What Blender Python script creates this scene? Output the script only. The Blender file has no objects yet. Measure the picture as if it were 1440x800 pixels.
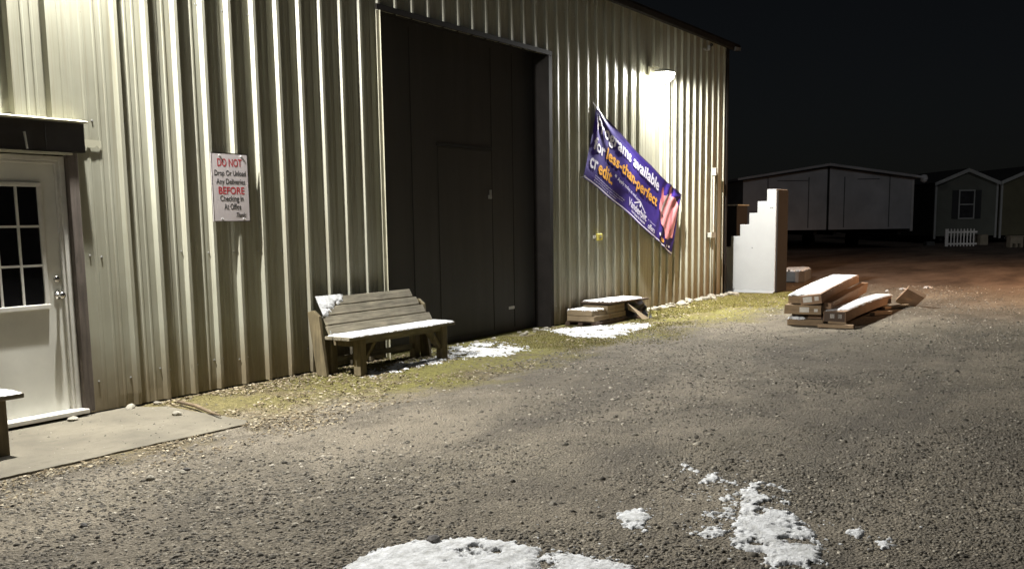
import bpy, bmesh, math, random
import numpy as np
from mathutils import Vector, Matrix
R = math.radians
random.seed(7)
rng = np.random.default_rng(11)
scene = bpy.context.scene
COL = scene.collection

# ------------------------------------------------------------------ camera
cam = bpy.data.cameras.new('camera')
cam.sensor_fit = 'HORIZONTAL'
cam.sensor_width = 36.0
cam.lens = 36.0 * 1349.19 / 1440.0
cam.shift_x = 0.0
cam.shift_y = 90.96 / 1440.0
cam.clip_start = 0.05
cam.clip_end = 2000
camo = bpy.data.objects.new('camera', cam)
COL.objects.link(camo)
_fw = Vector((0.82940376, 0.54315435, -0.13066272))
_rt = Vector((0.54625593, -0.83750174, -0.01397481))
_up = Vector((0.11702074, 0.05978453, 0.99132838))
CAM = Vector((0.0, -7.3375, 1.5523))
camo.matrix_world = Matrix(((_rt.x, _up.x, -_fw.x, CAM.x), (_rt.y, _up.y, -_fw.y, CAM.y),
                            (_rt.z, _up.z, -_fw.z, CAM.z), (0, 0, 0, 1)))
scene.camera = camo

# ------------------------------------------------------------------ night sky, added fill lamp, exposure
world = bpy.data.worlds.new('World')
scene.world = world
world.use_nodes = True
wn = world.node_tree
bg = wn.nodes['Background']
sky = wn.nodes.new('ShaderNodeTexSky')
sky.sky_type = 'NISHITA'
sky.sun_disc = False
SKY_EL, SKY_AZ = 60.0, 215.0
sky.sun_elevation = R(SKY_EL)
sky.sun_rotation = R(SKY_AZ)
hs = wn.nodes.new('ShaderNodeHueSaturation'); hs.inputs['Saturation'].default_value = 0.55
wn.links.new(sky.outputs[0], hs.inputs['Color']); wn.links.new(hs.outputs[0], bg.inputs[0])
bg.inputs[1].default_value = 0.0010
far_fill = bpy.data.lights.new('far_fill', 'SUN')
far_fill.energy = 0.11
far_fill.angle = R(6)
far_fill.color = (0.93, 0.96, 1.0)
mo = bpy.data.objects.new('far_fill', far_fill)
COL.objects.link(mo)
# added dim fill from behind the camera, brightens the far fronts
_d = Vector((0.83, 0.5, -0.55)).normalized()
mo.rotation_euler = _d.to_track_quat('-Z', 'Y').to_euler()
mo.location = (-10, -20, 20)
scene.view_settings.view_transform = 'Standard'
scene.view_settings.look = 'None'
scene.view_settings.exposure = 0.0
scene.view_settings.gamma = 1.0
scene.view_settings.use_curve_mapping = False
scene.cycles.max_bounces = 8
scene.cycles.sample_clamp_indirect = 6.0
scene.cycles.use_denoising = True

WALL_LAMP_W = 31000.0
LAMP_A = Vector((4.72, -0.30, 4.06))      # above the office door
LAMP_B = Vector((15.62, -0.30, 4.03))     # beside the big door

# ------------------------------------------------------------------ numpy value noise
_perm = rng.permutation(512)
_vals = rng.random(512)
def vnoise(x, y):
    x = np.asarray(x, float); y = np.asarray(y, float)
    xi = np.floor(x).astype(int); yi = np.floor(y).astype(int)
    xf = x - xi; yf = y - yi
    u = xf * xf * (3 - 2 * xf); v = yf * yf * (3 - 2 * yf)
    def h(a, b): return _vals[(_perm[(a % 512)] + b * 37) % 512]
    return (h(xi, yi) * (1 - u) * (1 - v) + h(xi + 1, yi) * u * (1 - v)
            + h(xi, yi + 1) * (1 - u) * v + h(xi + 1, yi + 1) * u * v)
def fbm(x, y, o=4):
    s = 0; a = 0.5; t = 0
    for i in range(o):
        s = s + a * vnoise(x * 2 ** i + 17.3 * i, y * 2 ** i - 9.1 * i); t += a; a *= 0.5
    return s / t

# ------------------------------------------------------------------ materials
class NT:
    def __init__(self, name):
        self.m = bpy.data.materials.new(name); self.m.use_nodes = True
        self.t = self.m.node_tree
        self.b = self.t.nodes['Principled BSDF']
    def n(self, kind, **kw):
        nd = self.t.nodes.new(kind)
        for k, v in kw.items():
            setattr(nd, k, v)
        return nd
    def l(self, a, b): self.t.links.new(a, b)
    def coord(self, which='Object'):
        return self.n('ShaderNodeTexCoord').outputs[which]
    def scaled(self, src, s, off=(0, 0, 0)):
        mp = self.n('ShaderNodeMapping'); self.l(src, mp.inputs[0])
        mp.inputs['Scale'].default_value = s; mp.inputs['Location'].default_value = off
        return mp.outputs[0]
    def noise(self, src, scale, detail=4, rough=0.6, dist=0.0):
        nd = self.n('ShaderNodeTexNoise'); self.l(src, nd.inputs['Vector'])
        nd.inputs['Scale'].default_value = scale; nd.inputs['Detail'].default_value = detail
        nd.inputs['Roughness'].default_value = rough; nd.inputs['Distortion'].default_value = dist
        return nd.outputs['Fac']
    def voronoi(self, src, scale, feature='F1', out='Distance'):
        nd = self.n('ShaderNodeTexVoronoi', feature=feature); self.l(src, nd.inputs['Vector'])
        nd.inputs['Scale'].default_value = scale
        return nd.outputs[out]
    def ramp(self, src, stops, mode='LINEAR'):
        r = self.n('ShaderNodeValToRGB'); self.l(src, r.inputs[0])
        cr = r.color_ramp; cr.interpolation = mode
        while len(cr.elements) < len(stops): cr.elements.new(0.5)
        for e, (p, c) in zip(cr.elements, stops):
            e.position = p
            e.color = (c, c, c, 1) if isinstance(c, (int, float)) else (*c, 1)
        return r.outputs[0]
    def mix(self, fac, a, b, blend='MIX'):
        nd = self.n('ShaderNodeMix', data_type='RGBA', blend_type=blend)
        for s, v in ((nd.inputs[0], fac), (nd.inputs[6], a), (nd.inputs[7], b)):
            if hasattr(v, 'is_output'): self.l(v, s)
            elif isinstance(v, (int, float)): s.default_value = v if s == nd.inputs[0] else (v, v, v, 1)
            else: s.default_value = (*v, 1)
        return nd.outputs[2]
    def math(self, op, a, b=0.0, clamp=False):
        nd = self.n('ShaderNodeMath', operation=op, use_clamp=clamp)
        for s, v in ((nd.inputs[0], a), (nd.inputs[1], b)):
            if hasattr(v, 'is_output'): self.l(v, s)
            else: s.default_value = v
        return nd.outputs[0]
    def sep(self, src):
        nd = self.n('ShaderNodeSeparateXYZ'); self.l(src, nd.inputs[0]); return nd.outputs
    def bump(self, h, strength=0.5, dist=0.01, prev=None):
        nd = self.n('ShaderNodeBump'); self.l(h, nd.inputs['Height'])
        nd.inputs['Strength'].default_value = strength; nd.inputs['Distance'].default_value = dist
        if prev is not None: self.l(prev, nd.inputs['Normal'])
        self.l(nd.outputs[0], self.b.inputs['Normal'])
        return nd.outputs[0]
    def color(self, c):
        s = self.b.inputs['Base Color']
        if hasattr(c, 'is_output'): self.l(c, s)
        else: s.default_value = (*c, 1)
    def rough(self, r):
        s = self.b.inputs['Roughness']
        if hasattr(r, 'is_output'): self.l(r, s)
        else: s.default_value = r

def mat_plain(name, c, rough=0.6, var=0.25, scale=6.0, metal=0.0, bump=0.0, bscale=60.0):
    k = NT(name); co = k.coord()
    n = k.noise(co, scale, 5, 0.65)
    f = k.ramp(n, [(0.25, 1 - var), (0.75, 1 + var * 0.4)])
    k.color(k.mix(1.0, c, f, 'MULTIPLY'))
    k.rough(rough); k.b.inputs['Metallic'].default_value = metal
    if bump: k.bump(k.noise(co, bscale, 4), bump, 0.004)
    return k.m

def mat_wall():
    k = NT('tan painted ribbed steel'); co = k.coord('Generated'); ob = k.coord('Object')
    pos = k.n('ShaderNodeNewGeometry').outputs['Position']
    x, y, z = k.sep(pos)
    streak = k.noise(k.scaled(pos, (9, 1, 0.35)), 1.0, 6, 0.65)
    blotch = k.noise(pos, 0.9, 5, 0.6)
    fine = k.noise(k.scaled(pos, (30, 1, 3)), 1.0, 4, 0.7)
    c = k.mix(k.ramp(streak, [(0.3, 0.0), (0.75, 1.0)]), (0.315, 0.31, 0.242), (0.40, 0.395, 0.315))
    c = k.mix(k.math('MULTIPLY', k.ramp(blotch, [(0.42, 0), (0.70, 1)]), 0.5), c, (0.265, 0.25, 0.18))
    runs = k.noise(k.scaled(pos, (22, 1, 0.22)), 1.0, 5, 0.7)
    c = k.mix(k.math('MULTIPLY', k.ramp(runs, [(0.52, 0), (0.68, 1)]), 0.62), c, (0.185, 0.155, 0.10))
    # dirt thrown up along the foot of the wall, irregular outline
    top = k.math('ADD', k.math('MULTIPLY', blotch, 0.55), k.math('MULTIPLY', streak, 0.5))
    dirt = k.math('MULTIPLY', k.math('SUBTRACT', k.math('MULTIPLY', top, 1.35), z), 1.7, True)
    c = k.mix(k.math('MULTIPLY', dirt, 0.78), c, (0.185, 0.14, 0.078))
    rust = k.math('MULTIPLY', k.ramp(fine, [(0.62, 0), (0.72, 1)]), k.math('SUBTRACT', 0.55, z, True))
    c = k.mix(k.math('MULTIPLY', rust, 1.4, True), c, (0.06, 0.035, 0.018))
    # near-black irregular patch low on the sheets beside the bench
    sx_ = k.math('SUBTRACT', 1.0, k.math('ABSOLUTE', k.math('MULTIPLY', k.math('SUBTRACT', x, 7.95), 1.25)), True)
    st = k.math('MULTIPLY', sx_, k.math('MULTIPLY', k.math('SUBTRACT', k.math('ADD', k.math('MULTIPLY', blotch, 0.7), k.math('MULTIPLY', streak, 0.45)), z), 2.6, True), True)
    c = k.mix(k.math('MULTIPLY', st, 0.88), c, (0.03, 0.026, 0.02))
    specks = k.ramp(k.noise(pos, 26, 2, 0.5), [(0.755, 0), (0.775, 1)])
    c = k.mix(k.math('MULTIPLY', specks, 0.35), c, (0.12, 0.09, 0.05))
    k.color(c)
    k.rough(k.ramp(streak, [(0.3, 0.42), (0.8, 0.62)]))
    k.b.inputs['Specular IOR Level'].default_value = 0.35
    k.bump(k.noise(k.scaled(pos, (3, 1, 1.2)), 1.0, 3), 0.25, 0.02)
    return k.m

def mat_ground():
    k = NT('gravel and dirt'); pos = k.n('ShaderNodeNewGeometry').outputs['Position']
    x, y, z = k.sep(pos)
    big = k.noise(pos, 0.35, 5, 0.6, 0.4)
    mid = k.noise(pos, 2.2, 6, 0.7)
    fine = k.noise(pos, 34, 4, 0.75)
    vcol = k.voronoi(pos, 62, 'F1', 'Color')
    vd = k.voronoi(pos, 62)
    vbw = k.n('ShaderNodeRGBToBW'); k.l(vcol, vbw.inputs[0])
    stone = k.ramp(vbw.outputs[0], [(0.0, (0.10, 0.085, 0.061)), (0.40, (0.208, 0.178, 0.132)), (0.75, (0.32, 0.277, 0.208)), (1.0, (0.56, 0.495, 0.39))])
    c = k.mix(k.ramp(fine, [(0.3, 0.6), (0.7, 0.0)]), stone, (0.075, 0.066, 0.051))
    c = k.mix(k.ramp(mid, [(0.42, 0.0), (0.72, 0.55)]), c, (0.305, 0.262, 0.193))
    c = k.mix(k.ramp(big, [(0.44, 0.0), (0.62, 0.55)]), c, (0.105, 0.090, 0.070))
    olive = k.noise(k.scaled(pos, (1, 1, 1), (31, 7, 0)), 0.55, 5, 0.62)
    c = k.mix(k.ramp(olive, [(0.50, 0.0), (0.68, 0.35)]), c, (0.20, 0.178, 0.125))
    # wheel tracks running along the yard, worn to darker fines
    tr = k.noise(k.scaled(pos, (0.12, 1.3, 1)), 1.0, 4, 0.6)
    c = k.mix(k.ramp(tr, [(0.50, 0.0), (0.62, 0.5)]), c, (0.105, 0.092, 0.074))
    pale = k.noise(k.scaled(pos, (0.5, 1.0, 1), (5, 3, 0)), 0.7, 6, 0.68, 0.8)
    c = k.mix(k.ramp(pale, [(0.50, 0.0), (0.64, 0.5)]), c, (0.345, 0.297, 0.222))
    damp = k.noise(k.scaled(pos, (0.8, 0.8, 1), (12, 9, 0)), 0.8, 6, 0.7, 0.6)
    c = k.mix(k.ramp(damp, [(0.56, 0.0), (0.66, 0.45)]), c, (0.082, 0.068, 0.050))
    # far end of the lot: reddish dirt
    fx = k.math('ADD', x, k.math('MULTIPLY', k.math('SUBTRACT', mid, 0.5), 5.0))
    far = k.math('MULTIPLY', k.math('SUBTRACT', fx, 20.5), 0.22, True)
    dirtc = k.mix(k.ramp(k.noise(k.scaled(pos, (0.25, 0.7, 1)), 1.0, 6, 0.7), [(0.35, 0.0), (0.65, 1.0)]), (0.078, 0.058, 0.045), (0.24, 0.185, 0.145))
    c = k.mix(far, c, dirtc)
    # strip of moss and soil along the foot of the wall
    edge = k.math('ADD', y, k.math('ADD', k.math('MULTIPLY', k.math('SUBTRACT', big, 0.5), 2.6), k.math('MULTIPLY', k.math('SUBTRACT', mid, 0.5), 1.5)))
    strip = k.math('MULTIPLY', k.math('ADD', edge, k.math('ADD', 1.80, k.math('MULTIPLY', k.math('MULTIPLY', k.math('SUBTRACT', x, 5.5), 0.12, True), 0.75))), 1.05, True)
    strip = k.math('SUBTRACT', k.math('MULTIPLY', strip, 1.5), k.math('MULTIPLY', k.math('SUBTRACT', 1.0, fine), 0.55), True)
    inx = k.math('MULTIPLY', k.math('SUBTRACT', 20.6, x), 1.2, True)
    strip = k.math('MULTIPLY', strip, inx)
    soil = k.mix(k.ramp(fine, [(0.4, 0), (0.62, 1)]), (0.07, 0.05, 0.028), (0.26, 0.20, 0.115))
    c = k.mix(k.math('MULTIPLY', strip, 0.85), c, soil)
    moss = k.math('MULTIPLY', strip, k.ramp(k.noise(pos, 1.5, 6, 0.72), [(0.33, 0.0), (0.52, 1.0)]))
    moss = k.math('MULTIPLY', moss, k.math('ADD', 0.25, k.math('MULTIPLY', k.math('SUBTRACT', x, 4.6), 0.25, True), True))
    mossc = k.mix(k.ramp(k.noise(pos, 17, 4, 0.7), [(0.35, 0), (0.65, 1)]), (0.13, 0.120, 0.028), (0.28, 0.258, 0.066))
    c = k.mix(k.math('MULTIPLY', moss, 0.9), c, mossc)
    k.color(c); k.rough(0.93)
    k.b.inputs['Specular IOR Level'].default_value = 0.25
    h = k.math('ADD', k.math('MULTIPLY', k.math('SUBTRACT', 1.0, k.math('MULTIPLY', vd, 62)), 0.0), k.math('MULTIPLY', fine, 1.0))
    h2 = k.math('SUBTRACT', k.math('MULTIPLY', h, 1.2), k.math('MULTIPLY', vd, 1.0))
    b1 = k.bump(k.noise(pos, 15, 5, 0.7), 0.8, 0.035)
    b2 = k.bump(mid, 0.5, 0.06, b1)
    k.bump(h2, 1.0, 0.014, b2)
    return k.m

def mat_random_island(name, stops, rough=0.9):
    k = NT(name); g = k.n('ShaderNodeNewGeometry')
    k.color(k.ramp(g.outputs['Random Per Island'], stops)); k.rough(rough)
    k.b.inputs['Specular IOR Level'].default_value = 0.25
    return k.m

def mat_snow():
    k = NT('old crusted snow'); pos = k.n('ShaderNodeNewGeometry').outputs['Position']
    n = k.noise(pos, 22, 5, 0.7)
    k.color(k.mix(k.ramp(k.noise(pos, 14, 7, 0.8), [(0.36, 0.0), (0.58, 1.0)]), (0.40, 0.40, 0.385), (0.74, 0.75, 0.76)))
    k.rough(0.75)
    b1 = k.bump(k.noise(pos, 90, 4, 0.7), 0.5, 0.006)
    k.bump(k.noise(pos, 9, 5, 0.65), 0.7, 0.03, b1)
    return k.m

def mat_wood(name, dark, light, rough=0.85, sx=1.2, axis='X'):
    k = NT(name); co = k.coord('Object')
    sc = {'X': (sx, 14, 14), 'Z': (14, 14, sx), 'Y': (14, sx, 14)}[axis]
    s = k.scaled(co, sc)
    n = k.noise(s, 2.2, 7, 0.7, 0.6)
    n2 = k.noise(co, 3.0, 4, 0.6)
    c = k.mix(k.ramp(n, [(0.32, 0.0), (0.68, 1.0)]), dark, light)
    c = k.mix(k.ramp(n2, [(0.42, 0.0), (0.75, 0.6)]), c, tuple(v * 0.5 for v in dark))
    k.color(c); k.rough(rough)
    k.bump(n, 0.5, 0.004)
    return k.m

def mat_carton(name, c):
    k = NT(name); co = k.coord('Object')
    n = k.noise(co, 2.5, 5, 0.65); w = k.noise(k.scaled(co, (1, 12, 12)), 3.0, 4, 0.6)
    cc = k.mix(k.ramp(n, [(0.4, 0.0), (0.8, 0.75)]), c, tuple(v * 0.55 for v in c))
    cc = k.mix(k.ramp(w, [(0.5, 0.0), (0.8, 0.25)]), cc, tuple(min(1, v * 1.4) for v in c))
    k.color(cc); k.rough(0.85)
    k.bump(w, 0.3, 0.004)
    return k.m

def mat_emit(name, c, s):
    m = bpy.data.materials.new(name); m.use_nodes = True
    t = m.node_tree; t.nodes.clear()
    o = t.nodes.new('ShaderNodeOutputMaterial'); e = t.nodes.new('ShaderNodeEmission'); tr = t.nodes.new('ShaderNodeBsdfTransparent')
    a = t.nodes.new('ShaderNodeAddShader')
    e.inputs[0].default_value = (*c, 1); e.inputs[1].default_value = s
    t.links.new(e.outputs[0], a.inputs[0]); t.links.new(tr.outputs[0], a.inputs[1]); t.links.new(a.outputs[0], o.inputs[0])
    return m

def mat_door_dark():
    k = NT('dark brown painted door sheet'); pos = k.n('ShaderNodeNewGeometry').outputs['Position']
    s = k.noise(k.scaled(pos, (5, 1, 0.5)), 1.0, 6, 0.65)
    k.color(k.mix(k.ramp(s, [(0.3, 0), (0.75, 1)]), (0.026, 0.0245, 0.0225), (0.042, 0.039, 0.035)))
    k.rough(0.6)
    k.bump(k.noise(pos, 1.3, 4), 0.2, 0.02)
    return k.m

def mat_concrete(name, c):
    k = NT(name); pos = k.n('ShaderNodeNewGeometry').outputs['Position']
    n = k.noise(pos, 2.0, 6, 0.65); f = k.noise(pos, 45, 4, 0.7)
    cc = k.mix(k.ramp(n, [(0.35, 0.0), (0.7, 1.0)]), tuple(v * 0.62 for v in c), c)
    cc = k.mix(k.ramp(f, [(0.55, 0.0), (0.75, 0.5)]), cc, tuple(v * 0.4 for v in c))
    w_ = k.noise(k.scaled(pos, (1, 2.2, 1)), 5.5, 6, 0.7, 0.5)
    cc = k.mix(k.ramp(w_, [(0.52, 0.0), (0.66, 0.45)]), cc, tuple(v * 0.5 for v in c))
    k.color(cc); k.rough(0.9); k.bump(f, 0.4, 0.004)
    return k.m

def mat_banner():
    k = NT('purple vinyl'); co = k.coord('Object')
    n = k.noise(co, 1.2, 3, 0.5)
    k.color(k.mix(k.ramp(n, [(0.3, 0), (0.7, 1)]), (0.022, 0.012, 0.120), (0.042, 0.022, 0.20)))
    k.rough(0.5); k.b.inputs['Specular IOR Level'].default_value = 0.3
    k.bump(k.noise(co, 5.0, 3), 0.25, 0.02)
    return k.m

def mat_siding(name, c, lap=0.12, groove=True):
    k = NT(name); ob = k.coord('Object')
    x, y, z = k.sep(ob)
    n = k.noise(ob, 0.8, 5, 0.6)
    cc = k.mix(k.ramp(n, [(0.35, 0.0), (0.7, 1.0)]), tuple(v * 0.72 for v in c), c)
    k.color(cc); k.rough(0.7)
    if groove:
        fr = k.math('FRACT', k.math('DIVIDE', z, lap))
        k.bump(fr, 0.6, 0.012)
    return k.m

M = dict(
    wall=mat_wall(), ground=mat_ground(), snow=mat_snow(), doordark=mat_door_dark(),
    brown=mat_plain('dark brown trim metal', (0.022, 0.019, 0.017), 0.6, 0.4, 4),
    trimwood=mat_wood('weathered brown door casing', (0.075, 0.060, 0.048), (0.165, 0.135, 0.112), axis='Z'),
    headwood=mat_plain('black brown header board', (0.034, 0.029, 0.026), 0.6, 0.5, 5),
    tanflash=mat_plain('tan flashing', (0.46, 0.44, 0.33), 0.5, 0.2, 5),
    whitedoor=mat_plain('white painted door', (0.66, 0.65, 0.58), 0.45, 0.12, 3),
    whitetrim=mat_plain('white painted trim', (0.62, 0.60, 0.54), 0.5, 0.25, 5),
    glass=mat_plain('dark window glass', (0.006, 0.006, 0.007), 0.08, 0.1, 2),
    chrome=mat_plain('brushed nickel', (0.62, 0.60, 0.56), 0.22, 0.1, 3, metal=1.0),
    darkmetal=mat_plain('dark bronze metal', (0.055, 0.050, 0.045), 0.45, 0.3, 6, metal=0.3),
    lens=mat_emit('lit lamp lens', (1.0, 0.98, 0.92), 22.0),
    sodium=mat_emit('lit amber lens', (1.0, 0.45, 0.14), 12.0),
    sign=mat_plain('white sign face', (0.66, 0.60, 0.60), 0.5, 0.12, 4),
    red=mat_plain('red sign ink', (0.52, 0.045, 0.055), 0.6, 0.15, 9),
    black=mat_plain('black sign ink', (0.03, 0.035, 0.035), 0.6, 0.15, 9),
    bench=mat_wood('weathered grey bench wood', (0.105, 0.090, 0.060), (0.30, 0.265, 0.185), axis='X'),
    benchleg=mat_wood('weathered brown bench posts', (0.085, 0.066, 0.034), (0.22, 0.175, 0.095), axis='Z'),
    banner=mat_banner(),
    bwhite=mat_plain('white banner print', (0.66, 0.64, 0.72), 0.4, 0.1, 4),
    borange=mat_plain('orange banner print', (0.72, 0.36, 0.055), 0.4, 0.1, 4),
    bpink=mat_plain('pink banner print', (0.62, 0.24, 0.255), 0.4, 0.2, 6),
    bpink2=mat_plain('deep pink banner print', (0.42, 0.125, 0.14), 0.4, 0.2, 6),
    bdark=mat_plain('dark banner print', (0.02, 0.012, 0.03), 0.4, 0.1, 6),
    carton=mat_carton('brown cardboard', (0.27, 0.185, 0.105)),
    carton2=mat_carton('reddish brown cardboard', (0.29, 0.182, 0.108)),
    carton3=mat_carton('pale tan cardboard', (0.29, 0.22, 0.135)),
    wetcarton=mat_carton('wet dark cardboard', (0.085, 0.055, 0.036)),
    paper=mat_plain('paper label', (0.60, 0.56, 0.50), 0.7, 0.25, 30),
    lumber=mat_wood('pale lumber', (0.30, 0.20, 0.115), (0.46, 0.33, 0.20), axis='X'),
    plastic=mat_plain('black plastic sheet', (0.014, 0.013, 0.014), 0.28, 0.3, 6, bump=0.5, bscale=12),
    stepwhite=mat_plain('white moulded step unit', (0.30, 0.30, 0.292), 0.5, 0.08, 2.5),
    stepback=mat_wood('shaded back and dark plywood', (0.006, 0.005, 0.0045), (0.012, 0.0095, 0.008), axis='Z'),
    concrete=mat_concrete('old concrete', (0.188, 0.166, 0.120)),
    block=mat_concrete('pale concrete block', (0.38, 0.33, 0.25)),
    greyblock=mat_concrete('grey concrete', (0.10, 0.10, 0.10)),
    modwhite=mat_siding('white wrapped panels', (0.58, 0.585, 0.60), groove=False),
    modtrim=mat_plain('white corner trim', (0.62, 0.61, 0.60), 0.6, 0.2, 3),
    seam=mat_plain('dark panel seam', (0.14, 0.14, 0.145), 0.8, 0.3, 4),
    homegrey=mat_siding('grey green lap siding', (0.155, 0.165, 0.14)),
    homeolive=mat_siding('olive lap siding', (0.15, 0.14, 0.085)),
    hometrim=mat_plain('pale home trim', (0.42, 0.43, 0.42), 0.6, 0.2, 3),
    shutter=mat_plain('dark shutter', (0.030, 0.032, 0.034), 0.6, 0.2, 3),
    winglass=mat_plain('dim window glass', (0.05, 0.05, 0.055), 0.2, 0.7, 3),
    shingle=mat_plain('dark shingles', (0.045, 0.043, 0.042), 0.9, 0.4, 9),
    under=mat_plain('black underframe', (0.02, 0.02, 0.02), 0.8, 0.3, 5),
    rubber=mat_plain('black rubber', (0.02, 0.02, 0.02), 0.85, 0.3, 5),
    picket=mat_plain('white vinyl picket', (0.74, 0.72, 0.70), 0.55, 0.12, 5),
    conduit=mat_plain('grey conduit', (0.40, 0.39, 0.32), 0.45, 0.25, 5),
    yellow=mat_plain('yellow outlet cover', (0.62, 0.52, 0.10), 0.5, 0.2, 9),
    galv=mat_plain('galvanised steel', (0.42, 0.42, 0.41), 0.4, 0.3, 8, metal=0.6),
    stick=mat_wood('dry stick bark', (0.12, 0.085, 0.05), (0.26, 0.19, 0.115), axis='Z'),
    stone=mat_concrete('pale field stone', (0.38, 0.35, 0.28)),
    darkstone=mat_concrete('dark field stone', (0.13, 0.12, 0.11)),
    pebbles=mat_random_island('loose gravel stones', [(0.0, (0.06, 0.053, 0.042)), (0.4, (0.14, 0.126, 0.102)), (0.75, (0.21, 0.19, 0.155)), (0.93, (0.32, 0.285, 0.225)), (1.0, (0.55, 0.50, 0.41))]),
    chips=mat_random_island('pale leaf and wood litter', [(0.0, (0.09, 0.066, 0.038)), (0.45, (0.20, 0.155, 0.092)), (0.8, (0.31, 0.26, 0.17)), (1.0, (0.50, 0.44, 0.32))]),
    mossblade=mat_random_island('moss and short grass', [(0.0, (0.085, 0.077, 0.022)), (0.5, (0.175, 0.157, 0.043)), (0.85, (0.265, 0.23, 0.072)), (1.0, (0.33, 0.26, 0.12))]),
)

M['brown'].node_tree.nodes['Principled BSDF'].inputs['Specular IOR Level'].default_value = 0.12
M['brown'].node_tree.nodes['Principled BSDF'].inputs['Roughness'].default_value = 0.8
# ------------------------------------------------------------------ mesh builder
class MB:
    def __init__(self):
        self.v = []; self.f = []
    def add(self, vs, fs):
        o = len(self.v)
        self.v.extend([tuple(map(float, p)) for p in vs]); self.f.extend([tuple(i + o for i in f) for f in fs])
        return self
    def box(self, x0, x1, y0, y1, z0, z1, mtx=None):
        vs = [(x0, y0, z0), (x1, y0, z0), (x1, y1, z0), (x0, y1, z0), (x0, y0, z1), (x1, y0, z1), (x1, y1, z1), (x0, y1, z1)]
        if mtx is not None: vs = [tuple(mtx @ Vector(p)) for p in vs]
        return self.add(vs, [(0, 3, 2, 1), (4, 5, 6, 7), (0, 1, 5, 4), (1, 2, 6, 5), (2, 3, 7, 6), (3, 0, 4, 7)])
    def bar(self, a, b, w, h, up=(0, 0, 1)):
        a = Vector(a); b = Vector(b); d = (b - a).normalized()
        s = d.cross(Vector(up))
        if s.length < 1e-4: s = d.cross(Vector((1, 0, 0)))
        s.normalize(); u = s.cross(d)
        vs = []
        for p in (a, b):
            for i, j in ((-1, -1), (1, -1), (1, 1), (-1, 1)):
                vs.append(p + s * (i * w / 2) + u * (j * h / 2))
        return self.add(vs, [(0, 1, 2, 3), (7, 6, 5, 4), (0, 4, 5, 1), (1, 5, 6, 2), (2, 6, 7, 3), (3, 7, 4, 0)])
    def tube(self, pts, r, n=10, caps=True):
        pts = [Vector(p) for p in pts]; vs = []; fs = []
        rr = r if isinstance(r, (list, tuple)) else [r] * len(pts)
        for i, p in enumerate(pts):
            d = (pts[min(i + 1, len(pts) - 1)] - pts[max(i - 1, 0)]).normalized()
            s = d.cross(Vector((0, 0, 1)))
            if s.length < 1e-3: s = d.cross(Vector((1, 0, 0)))
            s.normalize(); u = s.cross(d)
            for k in range(n):
                a = 2 * math.pi * k / n
                vs.append(p + (s * math.cos(a) + u * math.sin(a)) * rr[i])
        for i in range(len(pts) - 1):
            for k in range(n):
                fs.append((i * n + k, i * n + (k + 1) % n, (i + 1) * n + (k + 1) % n, (i + 1) * n + k))
        if caps:
            fs.append(tuple(range(n))[::-1]); fs.append(tuple((len(pts) - 1) * n + k for k in range(n)))
        return self.add(vs, fs)
    def lathe(self, prof, c, n=20, sx=1, sy=1, rot=None):
        vs = []; fs = []
        for r, z in prof:
            for k in range(n):
                a = 2 * math.pi * k / n
                p = Vector((r * sx * math.cos(a), r * sy * math.sin(a), z))
                if rot is not None: p = rot @ p
                vs.append(p + Vector(c))
        m = len(prof)
        for i in range(m - 1):
            for k in range(n):
                fs.append((i * n + k, i * n + (k + 1) % n, (i + 1) * n + (k + 1) % n, (i + 1) * n + k))
        fs.append(tuple(range(n))[::-1]); fs.append(tuple((m - 1) * n + k for k in range(n)))
        return self.add(vs, fs)
    def prism(self, poly, axis, a, b):
        """poly: 2-D points in the two other axes, extruded along axis from a to b"""
        n = len(poly)
        def P(p, t):
            return {'X': (t, p[0], p[1]), 'Y': (p[0], t, p[1]), 'Z': (p[0], p[1], t)}[axis]
        vs = [P(p, a) for p in poly] + [P(p, b) for p in poly]
        fs = [tuple(range(n)), tuple(range(2 * n - 1, n - 1, -1))]
        fs += [(i, i + n, (i + 1) % n + n, (i + 1) % n) for i in range(n)]
        return self.add(vs, fs)

ORG = {}
def link(o):
    COL.objects.link(o); return o
def tag(o, label, cat=None, group=None, kind=None):
    if label: o['label'] = label
    if cat: o['category'] = cat
    if group: o['group'] = group
    if kind: o['kind'] = kind
    return o
def thing(name, loc, label, cat, group=None):
    o = bpy.data.objects.new(name, None); o.empty_display_size = 0.2
    o.location = loc; link(o); ORG[o.name] = Vector(loc)
    return tag(o, label, cat, group)
def obj(name, mb, mat, parent=None, org=None, bevel=0.0, smooth=False, seg=2, fixn=True):
    """one mesh object; mb is in world coordinates, moved to the thing's own base"""
    if parent is not None: o0 = ORG[parent.name]
    else: o0 = Vector(org) if org is not None else Vector((0, 0, 0))
    me = bpy.data.meshes.new(name)
    me.from_pydata([(p[0] - o0.x, p[1] - o0.y, p[2] - o0.z) for p in mb.v], [], mb.f)
    if bevel or fixn:
        bm = bmesh.new(); bm.from_mesh(me)
        if bevel:
            bmesh.ops.bevel(bm, geom=list(bm.edges), offset=bevel, segments=seg, affect='EDGES', profile=0.5, clamp_overlap=True)
        if fixn: bmesh.ops.recalc_face_normals(bm, faces=bm.faces)
        bm.to_mesh(me); bm.free()
    if isinstance(mat, (list, tuple)):
        for m in mat: me.materials.append(m)
    else: me.materials.append(mat)
    if smooth:
        for p in me.polygons: p.use_smooth = True
    o = bpy.data.objects.new(name, me); link(o)
    ORG[o.name] = o0
    if parent is not None: o.parent = parent
    else: o.location = o0
    return o
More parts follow.
